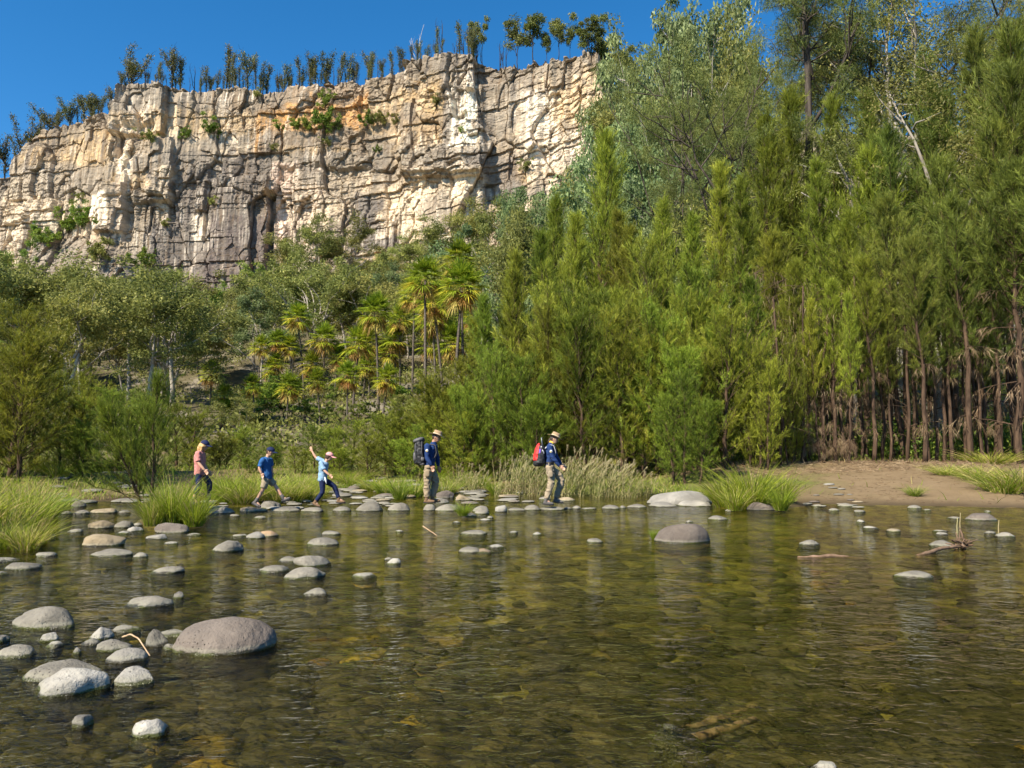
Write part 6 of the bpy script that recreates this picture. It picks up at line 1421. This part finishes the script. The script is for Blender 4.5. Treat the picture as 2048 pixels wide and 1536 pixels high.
bp_ = MB(); limb(bp_, [at2(262, 250), at2(268, 340), at2(272, 440)], [.10, .135, .13], 9, 18); 
for q in (-.10, .10): limb(bp_, [at2(268, 250, q), at2(270, 340, q), at2(274, 440, q)], [.085, .115, .11], 9, 16)
ell(bp_, at2(265, 235), (.13, .17, .06), -.25, .8)
pk = fused('backpack', bp_, .012, M_black, root, 2, .03)
m_ = MB(); ell(m_, at2(262, 228), (.135, .175, .055), -.3, .8); m_.build('pack_lid', M_greyn, pk, True)
m_ = MB(); ell(m_, at2(296, 402, -.17), (.052, .045, .055), 0, .8); m_.build('side_pocket', M_greyn, pk, True)
m_ = MB(); ell(m_, at2(232, 380), (.05, .13, .13), 0, .75); m_.build('front_pocket', M_greyn, pk, True)
m_ = MB(); ell(m_, at2(292, 446, -.14), (.06, .05, .035), 0, .8); m_.build('hip_pocket', M_greyn, pk, True)
for a, b in (((232, 255), (240, 440)), ((290, 240), (302, 420))):
    m_ = MB(); tube(m_, np.array([at2(*a, -.20), at2((a[0] + b[0]) / 2 - 8, (a[1] + b[1]) / 2, -.215), at2(*b, -.20)]), .007, 6); m_.build('pack_cord', M_greyn, pk, True)
straps(root, p, 1.0, M_greyn); m_ = MB(); limb(m_, [p['hip'] + UP * .06, p['hip'] + UP * .10], [.158, .155], 4, 20, .78); m_.build('hip_belt', M_black, root, True)
m_ = MB(); ell(m_, p['knN'] * .45 + p['hip'] * .55 + np.array([-.01, -.165, 0]), (.06, .028, .085), 0, .7); m_.build('cargo_pocket', M_khaki, root, True)
# ---- ranger with the red pack
J = dict(head=(1497, 218), neck=(1470, 262), chest=(1455, 330), hip=(1448, 465), shN=(1452, 296, -.18), shF=(1480, 300, .17), elN=(1484, 390, -.22), elF=(1520, 395, .20), wrN=(1548, 468, -.20), wrF=(1560, 455, .18), handN=(1588, 494, -.20), handF=(1600, 478, .16), knN=(1470, 605, -.09), knF=(1560, 592, .10), anN=(1422, 772, -.10), anF=(1512, 755, .12), footN=(1475, 822, -.10), footF=(1560, 800, .12))
root, p = person(780, Yp, J, 1, 'person in khaki hat and navy shirt carrying a red and black backpack')
fw, upv, lt = body(root, p, .96, M_skin, .38)
shirt(root, p, .95, M_navy, True, 0, 'shirt', .95, True); trousers(root, p, .97, M_stone, .93, 'trousers', 1.08, .03); shoes(root, p, .95, M_greyboot, (.10, .12)); hat(root, p, .97, fw, upv, .10); badge(root, p, .95)
h = MB(); ell(h, p['head'] - fw * .022 + upv * .010, (.094, .080, .105), .3); limb(h, [p['head'] - fw * .08 - upv * .03, p['head'] - fw * .10 - upv * .09, p['head'] - fw * .09 - upv * .15], [.035, .030, .012], 6); h.build('hair', M_brownhair, root, True)
m_ = MB(); limb(m_, [p['neck'] + UP * .01, p['neck'] + UP * .05 + fw * .02], [.066, .062], 4); m_.build('neck_scarf', M_yellow, root, True)
bp_ = MB()
for q in (-.09, 0, .09): limb(bp_, [at2(1378, 285, q), at2(1368, 360, q), at2(1362, 440, q)], [.075, .115, .13], 9, 16)
pk = fused('backpack', bp_, .012, M_black, root, 2, .025)
m_ = MB(); loft(m_, curve([at2(1355, 262), at2(1336, 340), at2(1322, 415)], 7), [.06, .11, .135, .15, .155, .155, .14], [.03, .05, .06, .065, .065, .06, .05], 16); 
for q in (-.10,): limb(m_, [at2(1362, 280, q), at2(1345, 350, q - .03), at2(1340, 415, q - .035)], [.03, .055, .055], 7)
fused('red_panel', m_, .010, M_red, pk, 1, .015)
m_ = MB(); loft(m_, [at2(1368, 310, -.17), at2(1362, 360, -.185), at2(1358, 412, -.19)], [.012] * 3, [.022] * 3, 8); m_.build('purple_strap', M_purple, pk, True)
m_ = MB(); loft(m_, [at2(1375, 285, -.15), at2(1388, 320, -.17), at2(1402, 350, -.18)], [.010] * 3, [.014] * 3, 8); m_.build('side_strap', M_silver, pk, True)
m_ = MB(); ell(m_, at2(1352, 440), (.13, .19, .075), 0, .75); m_.build('base_pocket', M_black, pk, True)
for q in (-.11, -.075, -.04):
    m_ = MB(); tube(m_, np.array([at2(1385 + q * 60, 205, q), at2(1392 + q * 60, 300, q)]), [.012, .010], 8); m_.build('folded_pole', M_pole, pk, True)
straps(root, p, .95, M_silver); m_ = MB(); limb(m_, [p['hip'] + UP * .05, p['hip'] + UP * .10], [.152, .15], 4, 20, .78); m_.build('hip_belt', M_black, root, True)
m_ = MB(); loft(m_, [p['hip'] + np.array([.01, -.16, .07]), p['hip'] + np.array([.0, -.17, -.03]), p['hip'] + np.array([-.01, -.165, -.12])], [.008] * 3, [.022, .02, .014], 8); m_.build('belt_tail', M_black, root, True)
m_ = MB(); ell(m_, p['knN'] * .5 + p['hip'] * .5 + np.array([0, -.155, 0]), (.055, .026, .08), -.1, .7); m_.build('cargo_pocket', M_stone, root, True)
# ---- woman in pink (zoom 1: origin 350)
J = dict(head=(268, 278), neck=(238, 326), chest=(225, 385), hip=(228, 525), shN=(212, 350, -.17), shF=(248, 355, .17), elN=(214, 432, -.21), elF=(262, 440, .19), wrN=(268, 500, -.22), wrF=(300, 510, .15), handN=(296, 532, -.22), handF=(318, 540, .13), knN=(216, 650, -.09), knF=(312, 618, .09), anN=(168, 765, -.09), anF=(308, 765, .10), footN=(205, 806, -.09), footF=(350, 812, .10))
root, p = person(350, 18.75, J, 1, 'person in pink tee and navy cap with blond hair, striding behind the islet')
fw, upv, lt = body(root, p, .95, M_skin, .34)
shirt(root, p, .97, M_pink, False, .05, 'tee_shirt', 1.02); trousers(root, p, .93, M_navyd, .62, 'leggings', .92, .006); shoes(root, p, .92, M_greyboot, (.5, .05), 'shoe'); cap(root, p, 1.0, fw, upv, lt, M_navyd, .30)
h = MB(); ell(h, p['head'] - fw * .022 + upv * .005, (.096, .086, .110), .3); limb(h, [p['head'] - fw * .05, p['head'] - fw * .065 - upv * .10, p['head'] - fw * .06 - upv * .175], [.082, .082, .05], 8, 16); limb(h, [p['head'] + lt * .07 - upv * .02, p['head'] + lt * .07 - upv * .13 + fw * .01], [.03, .02], 5)
limb(h, [p['head'] - lt * .07 - upv * .02, p['head'] - lt * .07 - upv * .13 + fw * .01], [.03, .02], 5)
fused('hair', h, .010, M_blond, root, 1, .02)
# ---- boy in blue
J = dict(head=(866, 336), neck=(842, 384), chest=(828, 435), hip=(836, 568), shN=(798, 410, -.15), shF=(866, 412, .15), elN=(768, 480, -.19), elF=(880, 470, .18), wrN=(786, 530, -.20), wrF=(884, 520, .18), handN=(800, 562, -.20), handF=(886, 550, .18), knN=(808, 665, -.09), knF=(905, 632, .10), anN=(740, 782, -.09), anF=(982, 752, .10), footN=(778, 838, -.09), footF=(1040, 780, .10))
root, p = person(350, 18.6, J, 1, 'person in blue tee, beige shorts and navy cap, stretching between two stones')
fw, upv, lt = body(root, p, .82, M_skin, .36)
shirt(root, p, .86, M_tee, False, .03, 'tee_shirt', 1.06); trousers(root, p, .84, M_stone, .5, 'shorts', 1.0, .02); shoes(root, p, .88, M_greyboot, (.55, -.38), 'shoe'); cap(root, p, .92, fw, upv, lt, M_navyd, .28)
h = MB(); ell(h, p['head'] - fw * .016 + upv * .008, (.080, .069, .090), .3); h.build('hair', M_brownhair, root, True)
m_ = MB(); limb(m_, [p['anN'] + norm(p['knN'] - p['anN']) * .03, p['anN'] + norm(p['knN'] - p['anN']) * .075], [.041, .042], 4); m_.build('sock', M_greyn, root, True)
m_ = MB(); limb(m_, [p['anF'] + norm(p['knF'] - p['anF']) * .03, p['anF'] + norm(p['knF'] - p['anF']) * .075], [.041, .042], 4); m_.build('sock', M_greyn, root, True)
# ---- girl with the pink cap
J = dict(head=(1402, 380), neck=(1376, 424), chest=(1352, 470), hip=(1344, 585), shN=(1330, 440, -.13), shF=(1366, 430, .13), elN=(1360, 505, -.19), elF=(1284, 388, .16), wrN=(1404, 545, -.20), wrF=(1248, 330, .18), handN=(1424, 562, -.20), handF=(1232, 290, .18), knN=(1342, 700, -.08), knF=(1448, 648, .09), anN=(1282, 785, -.08), anF=(1492, 762, .09), footN=(1305, 832, -.08), footF=(1545, 800, .09))
J['elF'], J['elN'] = J['elF'], J['elN']
root, p = person(350, 18.55, J, 1, 'person in pink cap and pale blue tee with one arm raised for balance')
fw, upv, lt = body(root, p, .76, M_skin, .36, openF=True)
shirt(root, p, .80, M_light, False, .04, 'tee_shirt', 1.05); trousers(root, p, .78, M_navyd, .90, 'leggings', .95, .008); shoes(root, p, .82, M_boot, (.45, .05), 'shoe'); cap(root, p, .88, fw, upv, lt, M_pinkcap, .30)
h = MB(); ell(h, p['head'] - fw * .016 + upv * .004, (.078, .068, .088), .3); limb(h, [p['head'] - fw * .055 - upv * .04, p['head'] - fw * .06 - upv * .12], [.035, .018], 5); h.build('hair', M_brownhair, root, True)
m_ = MB(); loft(m_, [p['hip'] + np.array([.07, -.10, .05]), p['hip'] + np.array([.10, -.13, -.02]), p['hip'] + np.array([.12, -.12, -.10])], [.012, .018, .012], [.014, .02, .01], 8); m_.build('tied_sleeve', M_white, root, True)
